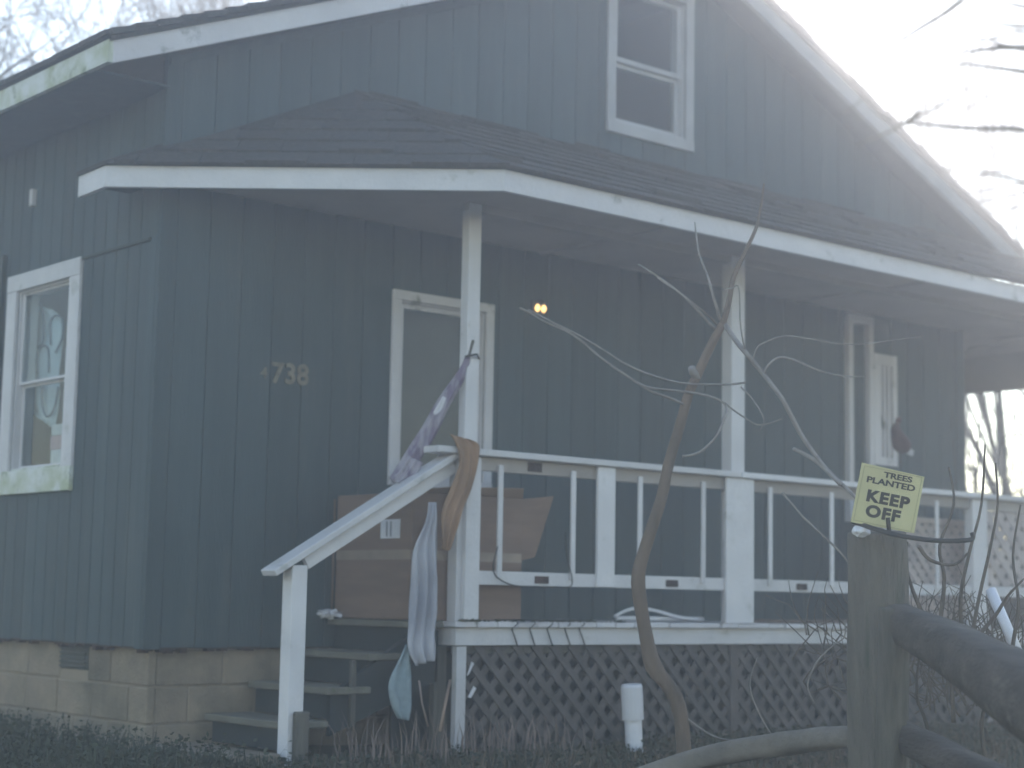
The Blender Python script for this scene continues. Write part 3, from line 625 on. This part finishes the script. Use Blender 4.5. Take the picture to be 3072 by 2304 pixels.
# ------------------------------------------------------------------ vent pipe in the yard
VP = thing('vent_pipe', (2.261, -1.230, -0.040), 'leaning white plastic vent pipe with a cap in front of the lattice', 'pipe')
a, b_ = V((2.287, -1.200, -0.092)), V((2.254, -1.200, 0.350)); m1 = a.lerp(b_, .60)
B(MB().tube([a, m1], .046, 20), 'pipe', PVC, VP, smooth=False); B(MB().tube([m1-(b_-a)*.02, b_-(b_-a)*.03, b_], [.058, .058, .052], 20), 'cap', PVC, VP)

# ------------------------------------------------------------------ sapling with twigs
SP = thing('sapling', (1.543, -2.278, -0.027), 'thin crooked orange brown sapling in front of the porch railing', 'sapling')
def dp(l, d=None): return l
B(MB().tube(smoothpath([(1.552, -2.282, -0.048), (1.519, -2.288, 0.162), (1.499, -2.289, 0.277), (1.456, -2.271, 0.392), (1.385, -2.227, 0.496), (1.344, -2.216, 0.642), (1.311, -2.211, 0.789), (1.293, -2.216, 0.915), (1.310, -2.254, 1.063), (1.340, -2.310, 1.253), (1.352, -2.347, 1.422), (1.376, -2.396, 1.602), (1.392, -2.432, 1.739), (1.424, -2.480, 1.866), (1.454, -2.523, 1.977), (1.480, -2.558, 2.057)], 3),
   [.036, .035, .035, .034, .034, .033, .034, .036, .036, .034, .034, .036, .040, .037, .033, .032, .031, .031, .032, .032, .033, .032, .030, .028, .028, .027, .027, .026, .026, .025, .025, .024, .024, .024, .023, .023, .022, .022, .022, .021, .021, .020, .020, .019, .019, .018][:46], 12), 'trunk', BARKL, SP, smooth=True)
B(MB().tube([(1.412, -2.462, 1.814), (1.377, -2.474, 1.830), (1.355, -2.484, 1.849)], [.02, .02, .017], 10), 'branch_stub', TWIG, SP, smooth=True)
tw = [([(1.481, -2.557, 2.047), (1.490, -2.580, 2.142), (1.499, -2.608, 2.269), (1.531, -2.656, 2.396), (1.595, -2.663, 2.513), (1.638, -2.653, 2.630), (1.638, -2.668, 2.726)], .018, .004, BARKL),
 ([(1.457, -2.534, 2.032), (1.290, -2.541, 2.133), (1.197, -2.476, 2.224), (1.094, -2.401, 2.301)], .008, .003, TWIG),
 ([(1.470, -2.553, 2.078), (1.372, -2.612, 2.145), (1.338, -2.600, 2.248), (1.294, -2.581, 2.362), (1.269, -2.581, 2.496)], .008, .003, TWIG),
 ([(1.488, -2.565, 2.058), (1.459, -2.659, 1.970), (1.418, -2.747, 1.907), (1.451, -2.767, 1.864), (1.497, -2.797, 1.800), (1.490, -2.905, 1.687), (1.566, -2.946, 1.539), (1.570, -3.060, 1.403), (1.584, -3.186, 1.289), (1.555, -3.283, 1.225)], .012, .009, TWIG),
 ([(1.549, -2.921, 1.470), (1.560, -2.990, 1.436), (1.571, -3.059, 1.393), (1.560, -3.169, 1.308)], .010, .009, TWIG),
 ([(1.493, -2.795, 1.812), (1.503, -2.809, 1.845), (1.535, -2.842, 1.883), (1.585, -2.883, 1.874), (1.689, -2.964, 1.823), (1.777, -3.036, 1.806), (1.839, -3.090, 1.810)], .007, .003, TWIG),
 ([(1.450, -2.768, 1.875), (1.459, -2.784, 1.926), (1.488, -2.813, 1.952), (1.551, -2.872, 1.980), (1.652, -2.955, 1.962), (1.795, -3.074, 1.945), (2.011, -3.265, 1.987)], .004, .0025, TWIG),
 ([(0.703, -2.034, 2.098), (0.801, -2.108, 2.038), (0.896, -2.181, 1.982), (1.013, -2.263, 1.874), (1.093, -2.320, 1.805), (1.172, -2.380, 1.753), (1.328, -2.444, 1.741), (1.460, -2.489, 1.730), (1.452, -2.606, 1.677), (1.373, -2.656, 1.585), (1.350, -2.625, 1.513), (1.306, -2.579, 1.454), (1.253, -2.530, 1.436)], .005, .006, TWIG),
 ([(0.732, -2.058, 2.092), (0.867, -2.160, 2.012), (1.009, -2.267, 1.918), (1.088, -2.324, 1.857), (1.179, -2.394, 1.807), (1.336, -2.457, 1.777), (1.439, -2.611, 1.774), (1.512, -2.674, 1.782)], .004, .005, TWIG),
 ([(1.041, -2.283, 1.846), (1.173, -2.379, 1.745), (1.281, -2.400, 1.715), (1.401, -2.430, 1.676)], .005, .007, TWIG),
 ([(1.163, -2.451, 2.244), (1.266, -2.526, 2.163), (1.390, -2.553, 2.090), (1.462, -2.543, 2.057)], .003, .006, TWIG),
 ([(1.418, -2.747, 1.907), (1.395, -2.746, 2.028), (1.382, -2.751, 2.130), (1.369, -2.751, 2.199), (1.348, -2.732, 2.187), (1.317, -2.704, 2.182)], .004, .003, TWIG),
 ([(1.447, -2.604, 1.689), (1.489, -2.633, 1.648), (1.527, -2.661, 1.618), (1.574, -2.697, 1.592), (1.651, -2.767, 1.621)], .005, .003, TWIG),
 ([(1.495, -2.656, 1.763), (1.539, -2.686, 1.712), (1.512, -2.779, 1.609), (1.501, -2.761, 1.557)], .004, .002, TWIG),
 ([(1.298, -3.070, 1.260), (1.358, -3.108, 1.179), (1.441, -3.164, 1.086), (1.524, -3.220, 0.990), (1.548, -3.233, 0.942)], .005, .005, TWIG),
 ([(1.326, -3.219, 0.387), (1.297, -3.207, 0.462), (1.318, -3.239, 0.557), (1.362, -3.288, 0.625), (1.395, -3.322, 0.663), (1.389, -3.327, 0.730)], .004, .003, TWIG),
 ([(1.528, -2.832, 0.201), (1.464, -2.796, 0.320), (1.422, -2.779, 0.439), (1.434, -2.809, 0.559)], .004, .002, TWIG),
 ([(1.498, -2.290, 0.288), (1.620, -2.378, 0.185), (1.719, -2.459, 0.167)], .006, .002, TWIG)]
for pts, r0, r1, m_ in tw:
    q = smoothpath(pts, 4); q = [p+V((noise.noise(p*6)*.006, 0, noise.noise(p*6+V((9, 0, 0)))*.006)) for p in q]
    q[0] = V(pts[0])
    B(MB().tube(q, [r0+(r1-r0)*i/(len(q)-1) for i in range(len(q))], 6), 'branch', m_, SP, smooth=True)

# ------------------------------------------------------------------ fence post, rails and sign
def roughbeam(name, pts, rads, m, parent, n=14, sq=.0, seed=0, amp=.12):
    q = smoothpath(pts, 6); vs = []; prev = None
    for i, p in enumerate(q):
        t = i/(len(q)-1)*(len(rads)-1); a_ = int(min(t, len(rads)-2)); rr = rads[a_]+(rads[a_+1]-rads[a_])*(t-a_)
        d = (q[min(i+1, len(q)-1)]-q[max(i-1, 0)]).normalized()
        up = V((0, 0, 1)) if abs(d.z) < .8 else V((1, 0, 0)); s_ = d.cross(up).normalized(); u_ = s_.cross(d)
        for j in range(n):
            th = 2*math.pi*j/n; c_, s2 = math.cos(th), math.sin(th); k_ = 1/max(abs(c_), abs(s2))**sq
            r_ = rr*k_*(1+amp*noise.noise(V((c_*1.2+seed, s2*1.2, i*.10)))+amp*.5*noise.noise(V((c_*4+seed, s2*4, i*.3))))
            vs.append(p+s_*c_*r_+u_*s2*r_)
    k = n; fs = [(i*k+j, i*k+(j+1) % k, (i+1)*k+(j+1) % k, (i+1)*k+j) for i in range(len(q)-1) for j in range(k)]
    fs += [tuple(range(k))[::-1], tuple((len(q)-1)*k+j for j in range(k))]
    return finish(name, [tuple(v) for v in vs], fs, m, parent, smooth=True)
tag(roughbeam('fence_post', [(1.009, -3.784, -0.184), (0.980, -3.809, 0.124), (0.947, -3.835, 0.465), (0.915, -3.863, 0.807), (0.888, -3.880, 1.063)], [.098, .098, .097, .095, .092], POSTW, None, 20, .7, 2, .07),
    'thick weathered grey fence post holding the yellow sign', 'fence post')
tag(roughbeam('fence_plank', [(0.944, -3.890, -0.165), (0.900, -3.928, 0.305), (0.873, -3.959, 0.640), (0.857, -3.969, 0.788)], [.05, .05, .048, .045], GREYWOOD, None, 12, .8, 5, .08),
    'lighter split plank fixed to the right side of the fence post', 'plank')
tag(roughbeam('fence_rail', [(0.905, -2.253, -0.094), (1.079, -2.559, 0.066), (1.131, -2.885, 0.167), (1.098, -3.265, 0.238), (1.036, -3.551, 0.283), (1.008, -3.729, 0.303)], [.05, .045, .045, .045, .042, .04], LOG, None, 14, .3, 8, .22),
    'mottled split log rail sloping down left of the fence post', 'fence rail', 'split fence rails')
tag(roughbeam('fence_rail', [(0.923, -3.926, 0.744), (0.810, -4.152, 0.692), (0.574, -4.472, 0.641), (0.314, -4.772, 0.592), (0.053, -5.071, 0.544), (-0.410, -5.591, 0.465)], [.062, .072, .08, .09, .10, .10], LOGD, None, 14, .8, 12, .10),
    'thick dark split rail sloping down right of the fence post', 'fence rail', 'split fence rails')
tag(roughbeam('fence_rail', [(0.962, -3.893, 0.333), (0.874, -4.140, 0.281), (0.659, -4.479, 0.233), (0.338, -4.988, 0.160)], [.05, .055, .06, .06], LOGD, None, 14, .7, 15, .12),
    'lower split rail at the foot of the fence post, bottom right', 'fence rail', 'split fence rails')
SG = thing('warning_sign', (0.793, -3.997, 1.058), 'tilted square yellow sign reading TREES PLANTED KEEP OFF', 'sign')
c00, c10, c11, c01 = V((0.699, -3.909, 1.093)), V((0.878, -4.056, 1.057)), V((0.887, -4.097, 1.261)), V((0.710, -3.953, 1.309))
right = ((c10-c00)+(c11-c01)).normalized(); upv = ((c01-c00)+(c11-c10)); upv = (upv-right*upv.dot(right)).normalized(); nrm = right.cross(upv)
B(MB().prism([c00, c10, c11, c01], nrm, -.004), 'panel', YELLOW, SG)
cen = (c00+c10+c11+c01)/4; Wd = (c10-c00).length; Hd = (c01-c00).length
def loc(u_, v_, d=.0005): return cen+right*(u_*Wd)+upv*(v_*Hd)+nrm*d
for s_, u_, v_, sz, bo, sx in (('TREES', .09, .375, .028, .0010, 1.4), ('PLANTED', .0, .245, .030, .0010, 1.4), ('KEEP', .0, -.02, .057, .0028, 1.16), ('OFF', -.03, -.265, .057, .0028, 1.16)):
    text(s_, sz, BLACK, SG, 'lettering', loc(u_, v_, .001), right, upv, .0006, bo, sx)
bx_ = [((-.46, -.46), (.46, -.45)), ((-.46, .45), (.46, .46)), ((-.46, -.45), (-.45, .45)), ((.45, -.45), (.46, .45))]
for (a, b2), (c, d) in bx_:
    B(MB().prism([loc(a, b2), loc(c, b2), loc(c, d), loc(a, d)], nrm, .0006), 'border_line', mat('faded border', (.45, .41, .2)), SG)
B(MB().tube([(0.775, -4.017, 1.110), (0.784, -4.016, 1.057)], .008, 8), 'bracket', DARKMET, SG)
tag(tube('sign_wire', smoothpath([(0.752, -3.876, 1.099), (0.732, -4.012, 1.062), (0.794, -4.088, 1.040), (0.901, -4.151, 1.029), (0.984, -4.223, 1.035), (0.986, -4.229, 1.061)], 4), .009, CORD, None, 8), 'dark twisted vine running under the yellow sign', 'vine')
tag(lump('foam_scrap', (0.746, -3.918, 1.061), (.035, .03, .02), PAPER, 5, 6, .4, 3), 'white foam scrap on the top left of the fence post', 'foam scrap')

# ------------------------------------------------------------------ white downspout pieces right of the fence
tag(tube('white_pole', [(1.833, -3.728, 0.864), (1.783, -3.904, 0.575)], .022, PVC, None, 10), 'slanted white pole leaning behind the right fence rail', 'pole')
BR = thing('bramble', (1.512, -3.634, 0.333), 'tangle of thin dark bramble stems behind the right fence rail', 'shrub')
def stem(pts, r0, r1, m_=BARK, par=BR, nm='stem'):
    q = smoothpath(pts, 4); B(MB().tube(q, [r0+(r1-r0)*i/(len(q)-1) for i in range(len(q))], 6), nm, m_, par, smooth=True)
for pts in ([(1.615, -3.763, 0.593), (1.619, -3.779, 0.667), (1.628, -3.813, 0.833), (1.644, -3.859, 1.037), (1.650, -3.891, 1.203), (1.628, -3.898, 1.368)],
            [(1.621, -3.777, 0.649), (1.684, -3.849, 0.761), (1.712, -3.885, 0.835), (1.758, -3.936, 0.910)],
            [(1.683, -3.694, 0.627), (1.657, -3.705, 0.832), (1.668, -3.744, 1.020), (1.686, -3.790, 1.207), (1.675, -3.819, 1.450)],
            [(1.457, -3.658, 0.774), (1.420, -3.641, 0.865), (1.394, -3.633, 0.957), (1.389, -3.644, 1.049)],
            [(1.603, -3.641, 0.719), (1.600, -3.668, 0.906), (1.573, -3.666, 1.036), (1.601, -3.717, 1.205), (1.656, -3.657, 1.362)],
            [(1.745, -3.869, 0.560), (1.749, -3.890, 0.670), (1.749, -3.914, 0.818), (1.802, -3.857, 1.004), (1.807, -3.894, 1.210)],
            [(1.426, -3.672, 1.031), (1.466, -3.698, 0.977), (1.539, -3.757, 0.960), (1.576, -3.797, 1.007)],
            [(1.511, -3.767, 0.341), (1.491, -3.773, 0.486), (1.460, -3.764, 0.595), (1.456, -3.786, 0.758)],
            [(1.450, -3.956, 0.198), (1.421, -3.958, 0.357), (1.435, -3.992, 0.498), (1.395, -3.980, 0.638)],
            [(1.386, -3.768, 0.186), (1.344, -3.757, 0.346), (1.307, -3.743, 0.453), (1.300, -3.760, 0.596)]): stem(pts, .010, .004)
mb = MB()
for k in range(260):
    u_, v_ = R.uniform(0, 1), R.uniform(0, 1); d = R.uniform(6.9, 8.4)
    base = V((1.930, -3.234, 0.571))+ (V((2.358, -3.601, 0.581))-V((1.930, -3.234, 0.571)))*u_ + V((R.uniform(-.4, .4), R.uniform(-.3, .5), -.25+v_*.35))
    p = base; q = [p]; dr = V((R.gauss(0, .5), R.gauss(0, .3), R.uniform(.3, 1.2))).normalized()
    for s_ in range(5): dr = (dr+V((R.gauss(0, .3), R.gauss(0, .3), R.gauss(0, .25)))).normalized(); p = p+dr*R.uniform(.04, .09); q.append(p)
    mb.tube(q, [.004, .0035, .003, .0025, .002, .0015], 4, False)
o = B(mb, 'stem_tangle', BARK, BR, kind='stuff')

# ------------------------------------------------------------------ overhanging twigs, upper right, close to the camera
OT = thing('roadside_tree', (-0.417, -5.937, 0.189), 'bare roadside tree with pale twigs reaching in from the upper right', 'tree')
B(MB().tube(smoothpath([(-0.409, -5.930, 0.094), (-0.494, -5.990, 0.925), (-0.577, -6.020, 1.555), (-0.674, -6.021, 2.079), (-0.755, -6.036, 2.604)], 4), [.09, .088, .085, .083, .08, .078, .076, .072, .07, .066, .06, .055, .05, .045, .04, .035, .03], 12), 'trunk', BARK, OT, smooth=True)
for pts, r0, r1 in (([(-0.595, -6.022, 1.660), (-0.901, -5.916, 1.808), (-1.139, -5.849, 1.827), (-1.285, -5.852, 1.802), (-1.345, -5.802, 1.805), (-1.492, -5.806, 1.783), (-1.520, -5.778, 1.765), (-1.555, -5.746, 1.745), (-1.572, -5.730, 1.738)], .009, .0013), ([(-1.566, -5.751, 1.837), (-1.583, -5.732, 1.810), (-1.600, -5.716, 1.800), (-1.617, -5.700, 1.794)], .002, .001), ([(-1.492, -5.806, 1.783), (-1.538, -5.768, 1.798), (-1.566, -5.751, 1.837), (-1.584, -5.740, 1.865)], .002, .001), ([(-0.583, -5.998, 1.449), (-0.887, -5.904, 1.654), (-1.128, -5.840, 1.714), (-1.284, -5.839, 1.710), (-1.344, -5.788, 1.713)], .006, .0015), ([(-1.012, -5.987, 2.012), (-1.198, -5.943, 1.900), (-1.361, -5.927, 1.849), (-1.409, -5.881, 1.810), (-1.444, -5.849, 1.800)], .005, .0012), ([(-1.027, -6.000, 2.172), (-1.227, -5.943, 2.055), (-1.390, -5.928, 2.005), (-1.439, -5.882, 1.980)], .005, .0012),
    ([(-1.500, -5.798, 1.781), (-1.508, -5.862, 1.808), (-1.512, -5.932, 1.851), (-1.487, -5.959, 1.893), (-1.471, -5.979, 1.925)], .004, .002),
    ([(-1.498, -5.800, 1.783), (-1.496, -5.871, 1.799), (-1.495, -5.942, 1.823), (-1.461, -5.976, 1.856)], .005, .002),
    ([(-0.630, -6.025, 1.870), (-0.994, -5.997, 1.982), (-1.325, -5.973, 1.942), (-1.433, -5.944, 1.920), (-1.527, -5.927, 1.896)], .015, .002),
    ([(-0.833, -5.992, 1.912), (-1.146, -5.988, 1.906), (-1.321, -5.969, 1.893), (-1.430, -5.941, 1.888), (-1.525, -5.925, 1.880)], .012, .002),
    ([(-1.173, -5.973, 1.961), (-1.325, -5.973, 1.937), (-1.394, -5.978, 1.930), (-1.477, -5.974, 1.930), (-1.490, -5.964, 1.933)], .007, .002),
    ([(-0.666, -6.028, 2.080), (-1.017, -5.991, 2.062), (-1.333, -5.980, 2.026), (-1.466, -5.995, 2.004)], .012, .003),
    ([(-0.674, -6.028, 2.122), (-1.015, -5.990, 2.047), (-1.329, -5.977, 1.986), (-1.458, -5.995, 1.956), (-1.463, -5.989, 1.950)], .010, .002),
    ([(-0.745, -6.028, 2.499), (-1.113, -5.942, 2.270), (-1.384, -5.947, 2.095), (-1.513, -5.955, 2.003), (-1.537, -5.930, 1.976), (-1.573, -5.894, 1.944), (-1.596, -5.871, 1.922), (-1.612, -5.855, 1.903), (-1.640, -5.825, 1.863), (-1.667, -5.797, 1.833)], .012, .0015),
    ([(-0.869, -5.955, 1.881), (-1.171, -5.971, 1.930), (-1.314, -5.986, 1.964), (-1.351, -5.956, 1.973), (-1.469, -5.980, 1.923), (-1.493, -5.959, 1.920)], .008, .002)):
    q = smoothpath(pts, 4); B(MB().tube(q, [r0+(r1-r0)*i/(len(q)-1) for i in range(len(q))], 6), 'branch', TWIGL, OT, smooth=True)

# ------------------------------------------------------------------ far bare trees
def tree(name, loc_, h, seed, label, cat='tree', group=None, spread=.5, trunk=.16, levels=5, multi=1, mat_=FARBARK, rmin=.005, up=.25, kids=(3, 5)):
    rr = random.Random(seed); root = thing(name, loc_, label, cat, group) if label else None
    tr = MB(); cr = MB()
    def grow(p, d, L, r, lev):
        q = [p]; n = 4 if lev < 3 else 3; pts = [p]
        for i in range(n):
            d = (d+V((rr.gauss(0, .13), rr.gauss(0, .13), rr.gauss(0, .08)+up*.12))).normalized(); p = p+d*(L/n); pts.append(p)
        rads = [max(rmin*.7, r*(1-.45*i/n)) for i in range(n+1)]
        (tr if lev == 0 else cr).tube(pts, rads, 7 if lev == 0 else (4 if lev < 3 else 3), lev == 0)
        if lev >= levels: return
        k = rr.randint(*kids)
        for c in range(k):
            t = 1.0 if c == 0 else rr.uniform(.35, 1.0); i = min(int(t*n), n-1); f = t*n-i; s_ = pts[i].lerp(pts[i+1], f)
            ax = V((rr.gauss(0, 1), rr.gauss(0, 1), rr.gauss(0, .5))).normalized(); side = (ax-d*ax.dot(d)).normalized()
            nd = (d+side*rr.uniform(.5, 1.1)*(spread if c else spread*.4)*1.6+V((0, 0, up))).normalized()
            grow(s_, nd, L*rr.uniform(.55, .8), max(rmin, rads[i]*rr.uniform(.5, .68)), lev+1)
    for m_ in range(multi):
        b0 = V(loc_)+V((rr.uniform(-.3, .3), rr.uniform(-.3, .3), -.1))*(1 if multi > 1 else 0); d0 = V((rr.gauss(0, .18), rr.gauss(0, .18), 1)).normalized() if multi > 1 else V((rr.gauss(0, .05), rr.gauss(0, .05), 1)).normalized()
        grow(b0, d0, h*.36, trunk, 0)
    B(tr, 'trunk', mat_, root, smooth=True); B(cr, 'crown', mat_, root, smooth=True)
    return root
tree('bare_tree', (3.189, 8.117, 0.714), 7.6, 11, 'bare twiggy tree behind the left end of the house roof', spread=.75, levels=6, up=.12)
tree('bare_tree', (5.611, 10.022, 0.724), 8.2, 12, 'bare tree behind the roof just right of the leftmost tree', spread=.7, levels=6, up=.15)
tree('bare_tree', (1.936, 6.537, 0.715), 7.4, 15, 'bare tree with dark limbs at the far upper left corner', spread=.8, levels=5, up=.1, trunk=.13)
tree('bare_tree', (11.541, 2.285, 0.897), 6.6, 21, 'upright many stemmed bare tree right of the gable', spread=.30, levels=5, up=.5, multi=4, trunk=.05, rmin=.0045, kids=(2, 4))
tree('bare_tree', (10.046, 0.914, 0.893), 6.2, 22, 'bare tree at the right edge beyond the porch roof', spread=.35, levels=5, up=.45, multi=3, trunk=.05, rmin=.0045, kids=(2, 4))
tree('bare_tree', (13.203, 4.841, 0.889), 7.2, 23, 'distant thin bare tree nearest the gable slope', spread=.3, levels=5, up=.5, multi=3, trunk=.05, rmin=.0045, kids=(3, 4))
tree('bare_tree', (8.571, 0.851, 0.873), 3.4, 24, 'low spreading bare tree seen through the porch opening', spread=.9, levels=5, up=.05, trunk=.026, rmin=.003, kids=(2, 4))
# thicket seen below the porch roof: one mass
th = MB(); rr = random.Random(5)
A0, A1 = V((9.649, 2.581, 0.868)), V((10.125, 0.183, 0.902))
for k in range(900):
    p = A0.lerp(A1, rr.random())+V((rr.gauss(0, 1.2), rr.gauss(0, 1.2), 0)); p.z = -.1
    d = V((rr.gauss(0, .3), rr.gauss(0, .3), 1)).normalized(); h = rr.choice((rr.uniform(.8, 2.0), rr.uniform(.8, 2.2), rr.uniform(1.2, 3.6))); q = [p.copy()]
    for i in range(5): d = (d+V((rr.gauss(0, .25), rr.gauss(0, .25), rr.gauss(0, .12)))).normalized(); p = p+d*h/5; q.append(p.copy())
    th.tube(q, [.014, .012, .010, .008, .006, .004], 3, False)
    for j in range(6):
        s_ = q[rr.randint(1, 4)]; e = s_+V((rr.gauss(0, .35), rr.gauss(0, .35), rr.uniform(.0, .5))); th.tube([s_, s_.lerp(e, .5)+V((rr.gauss(0, .05), 0, rr.gauss(0, .05))), e], [.006, .005, .003], 3, False)
B(th, 'thicket', FARBARK, None, kind='stuff')

# ------------------------------------------------------------------ utility wires
wl = ['topmost', 'second', 'third', 'lowest']
for k, (p, q) in enumerate((((9.174, 3.632, 5.099), (9.279, -0.407, 4.952)), ((9.186, 3.643, 4.966), (9.293, -0.395, 4.802)), ((9.196, 3.652, 4.862), (9.303, -0.387, 4.704)), ((9.208, 3.662, 4.729), (9.312, -0.379, 4.597)))):
    a, b_ = V(p), V(q); pts = [a.lerp(b_, t/12)+V((0, 0, -.25*math.sin(math.pi*t/12))) for t in range(13)]
    tag(tube('utility_wire', pts, .011, CORD, None, 6), '%s of the four utility wires rising right of the gable' % wl[k], 'wire', 'utility wires right of the house')

# ------------------------------------------------------------------ weeds, grass, litter
def blades(name, n, region, hmin, hmax, w, m, seed, lean=.5, leafy=False):
    rr = random.Random(seed); mb = MB()
    for k in range(n):
        x, y = region(rr); z = gz(x, y)-.01; h = rr.uniform(hmin, hmax); a = rr.uniform(0, 6.283); l = rr.uniform(.1, lean)*h
        dx, dy = math.cos(a), math.sin(a); px_, py_ = -dy*w*rr.uniform(.6, 1.3), dx*w*rr.uniform(.6, 1.3)
        b1 = (x+dx*l*.35, y+dy*l*.35, z+h*.55); t_ = (x+dx*l, y+dy*l, z+h*rr.uniform(.8, 1))
        mw = 1.0 if leafy else .7
        mb.add([(x-px_, y-py_, z), (x+px_, y+py_, z), (b1[0]+px_*mw, b1[1]+py_*mw, b1[2]), (b1[0]-px_*mw, b1[1]-py_*mw, b1[2]), t_], [(0, 1, 2, 3), (3, 2, 4)])
        if leafy:
            for j in range(4):
                s_ = rr.uniform(.3, 1); c = V((x+dx*l*s_, y+dy*l*s_, z+h*s_)); q = rr.uniform(.007, .018); e1 = V((rr.gauss(0, 1), rr.gauss(0, 1), rr.gauss(0, .5))).normalized()*q; e2 = e1.cross(V((rr.gauss(0, 1), rr.gauss(0, 1), 1))).normalized()*q*.6
                mb.add([c-e1, c+e2, c+e1, c-e2], [(0, 1, 2, 3)])
    return B(mb, name, m, None, kind='stuff')
def reg(x0, x1, y0, y1): return lambda r: (r.uniform(x0, x1), r.uniform(y0, y1))
def nearwall(r):
    x = r.uniform(-1.6, 5.5); return (x, -.9-abs(r.gauss(0, .8)) if x > .9 else r.uniform(-2.5, -.85))
def leftside(r): return (-.15-abs(r.gauss(0, .8)), r.uniform(-1.5, 3.5))
blades('grass', 14000, nearwall, .03, .10, .004, GRASSM, 31)
blades('weeds', 3500, nearwall, .03, .10, .003, WEEDM, 32, leafy=True)
blades('tall_weeds', 4200, leftside, .06, .22, .004, WEEDM, 33, leafy=True)
blades('grass_patch', 6000, leftside, .04, .14, .004, GRASSM, 36)
blades('dry_stalks', 160, lambda r: (r.uniform(.5, 2.0), r.uniform(-1.3, -.8)), .15, .32, .005, STRAWM, 34, .4)
blades('dry_grass', 4000, reg(.3, 6.0, -2.6, -.85), .04, .13, .004, DRYM, 35, .8)
mb = MB()
for k in range(2600):
    x, y = R.uniform(-2, 6), R.uniform(-4, 1.5)
    if x > 0 and y > -.8: continue
    z = gz(x, y)+.01+R.random()*.05; q = R.uniform(.015, .035); e1 = V((R.gauss(0, 1), R.gauss(0, 1), R.gauss(0, .4))).normalized()*q; e2 = e1.cross(V((R.gauss(0, .4), R.gauss(0, .4), 1))).normalized()*q*.6
    mb.add([V((x, y, z))-e1, V((x, y, z))+e2, V((x, y, z))+e1, V((x, y, z))-e2], [(0, 1, 2, 3)])
B(mb, 'leaf_litter', DRYM, None, kind='stuff')
tag(tube('dead_stick', [(1.118, -1.000, 0.129), (1.189, -0.950, 0.261), (1.295, -0.850, 0.369)], .008, CARDTOP, None, 6), 'pale dead stick leaning at the foot of the corner post', 'stick')
tag(tube('dead_stick', [(1.044, -1.000, 0.154), (1.018, -0.980, 0.267), (1.018, -0.950, 0.379)], .005, STRAWM, None, 6), 'thin dead stick standing below the hanging towel', 'stick')
for p in ((1.457, -0.800, 0.431), (1.486, -0.800, 0.292)):
    pass
tag(B(MB().prism([(1.446, -0.800, 0.388), (1.461, -0.800, 0.400), (1.491, -0.800, 0.452), (1.475, -0.800, 0.460)], (0, -1, 0), .004), 'paper_scrap', PAPER), 'upper white scrap caught in the lattice beside the corner leg', 'scrap', 'white scraps in the lattice')
tag(B(MB().prism([(1.455, -0.800, 0.279), (1.474, -0.800, 0.274), (1.510, -0.800, 0.323), (1.491, -0.800, 0.335)], (0, -1, 0), .004), 'paper_scrap', PAPER), 'lower white scrap caught in the lattice beside the corner leg', 'scrap', 'white scraps in the lattice')

#HAZE volume added in place of the lens glare veil
hz = MB().box((-9, -12, -1.6), (24, 23, 11))
hm = bpy.data.materials.new('haze air'); hm.use_nodes = True; t = hm.node_tree; t.nodes.clear()
o_ = t.nodes.new('ShaderNodeOutputMaterial'); pv = t.nodes.new('ShaderNodeVolumePrincipled')
pv.inputs['Color'].default_value = (.97, .955, 1, 1); pv.inputs['Density'].default_value = .0235; pv.inputs['Anisotropy'].default_value = .66
t.links.new(pv.outputs[0], o_.inputs['Volume'])
B(hz, 'glare_haze', hm, None, kind='stuff')
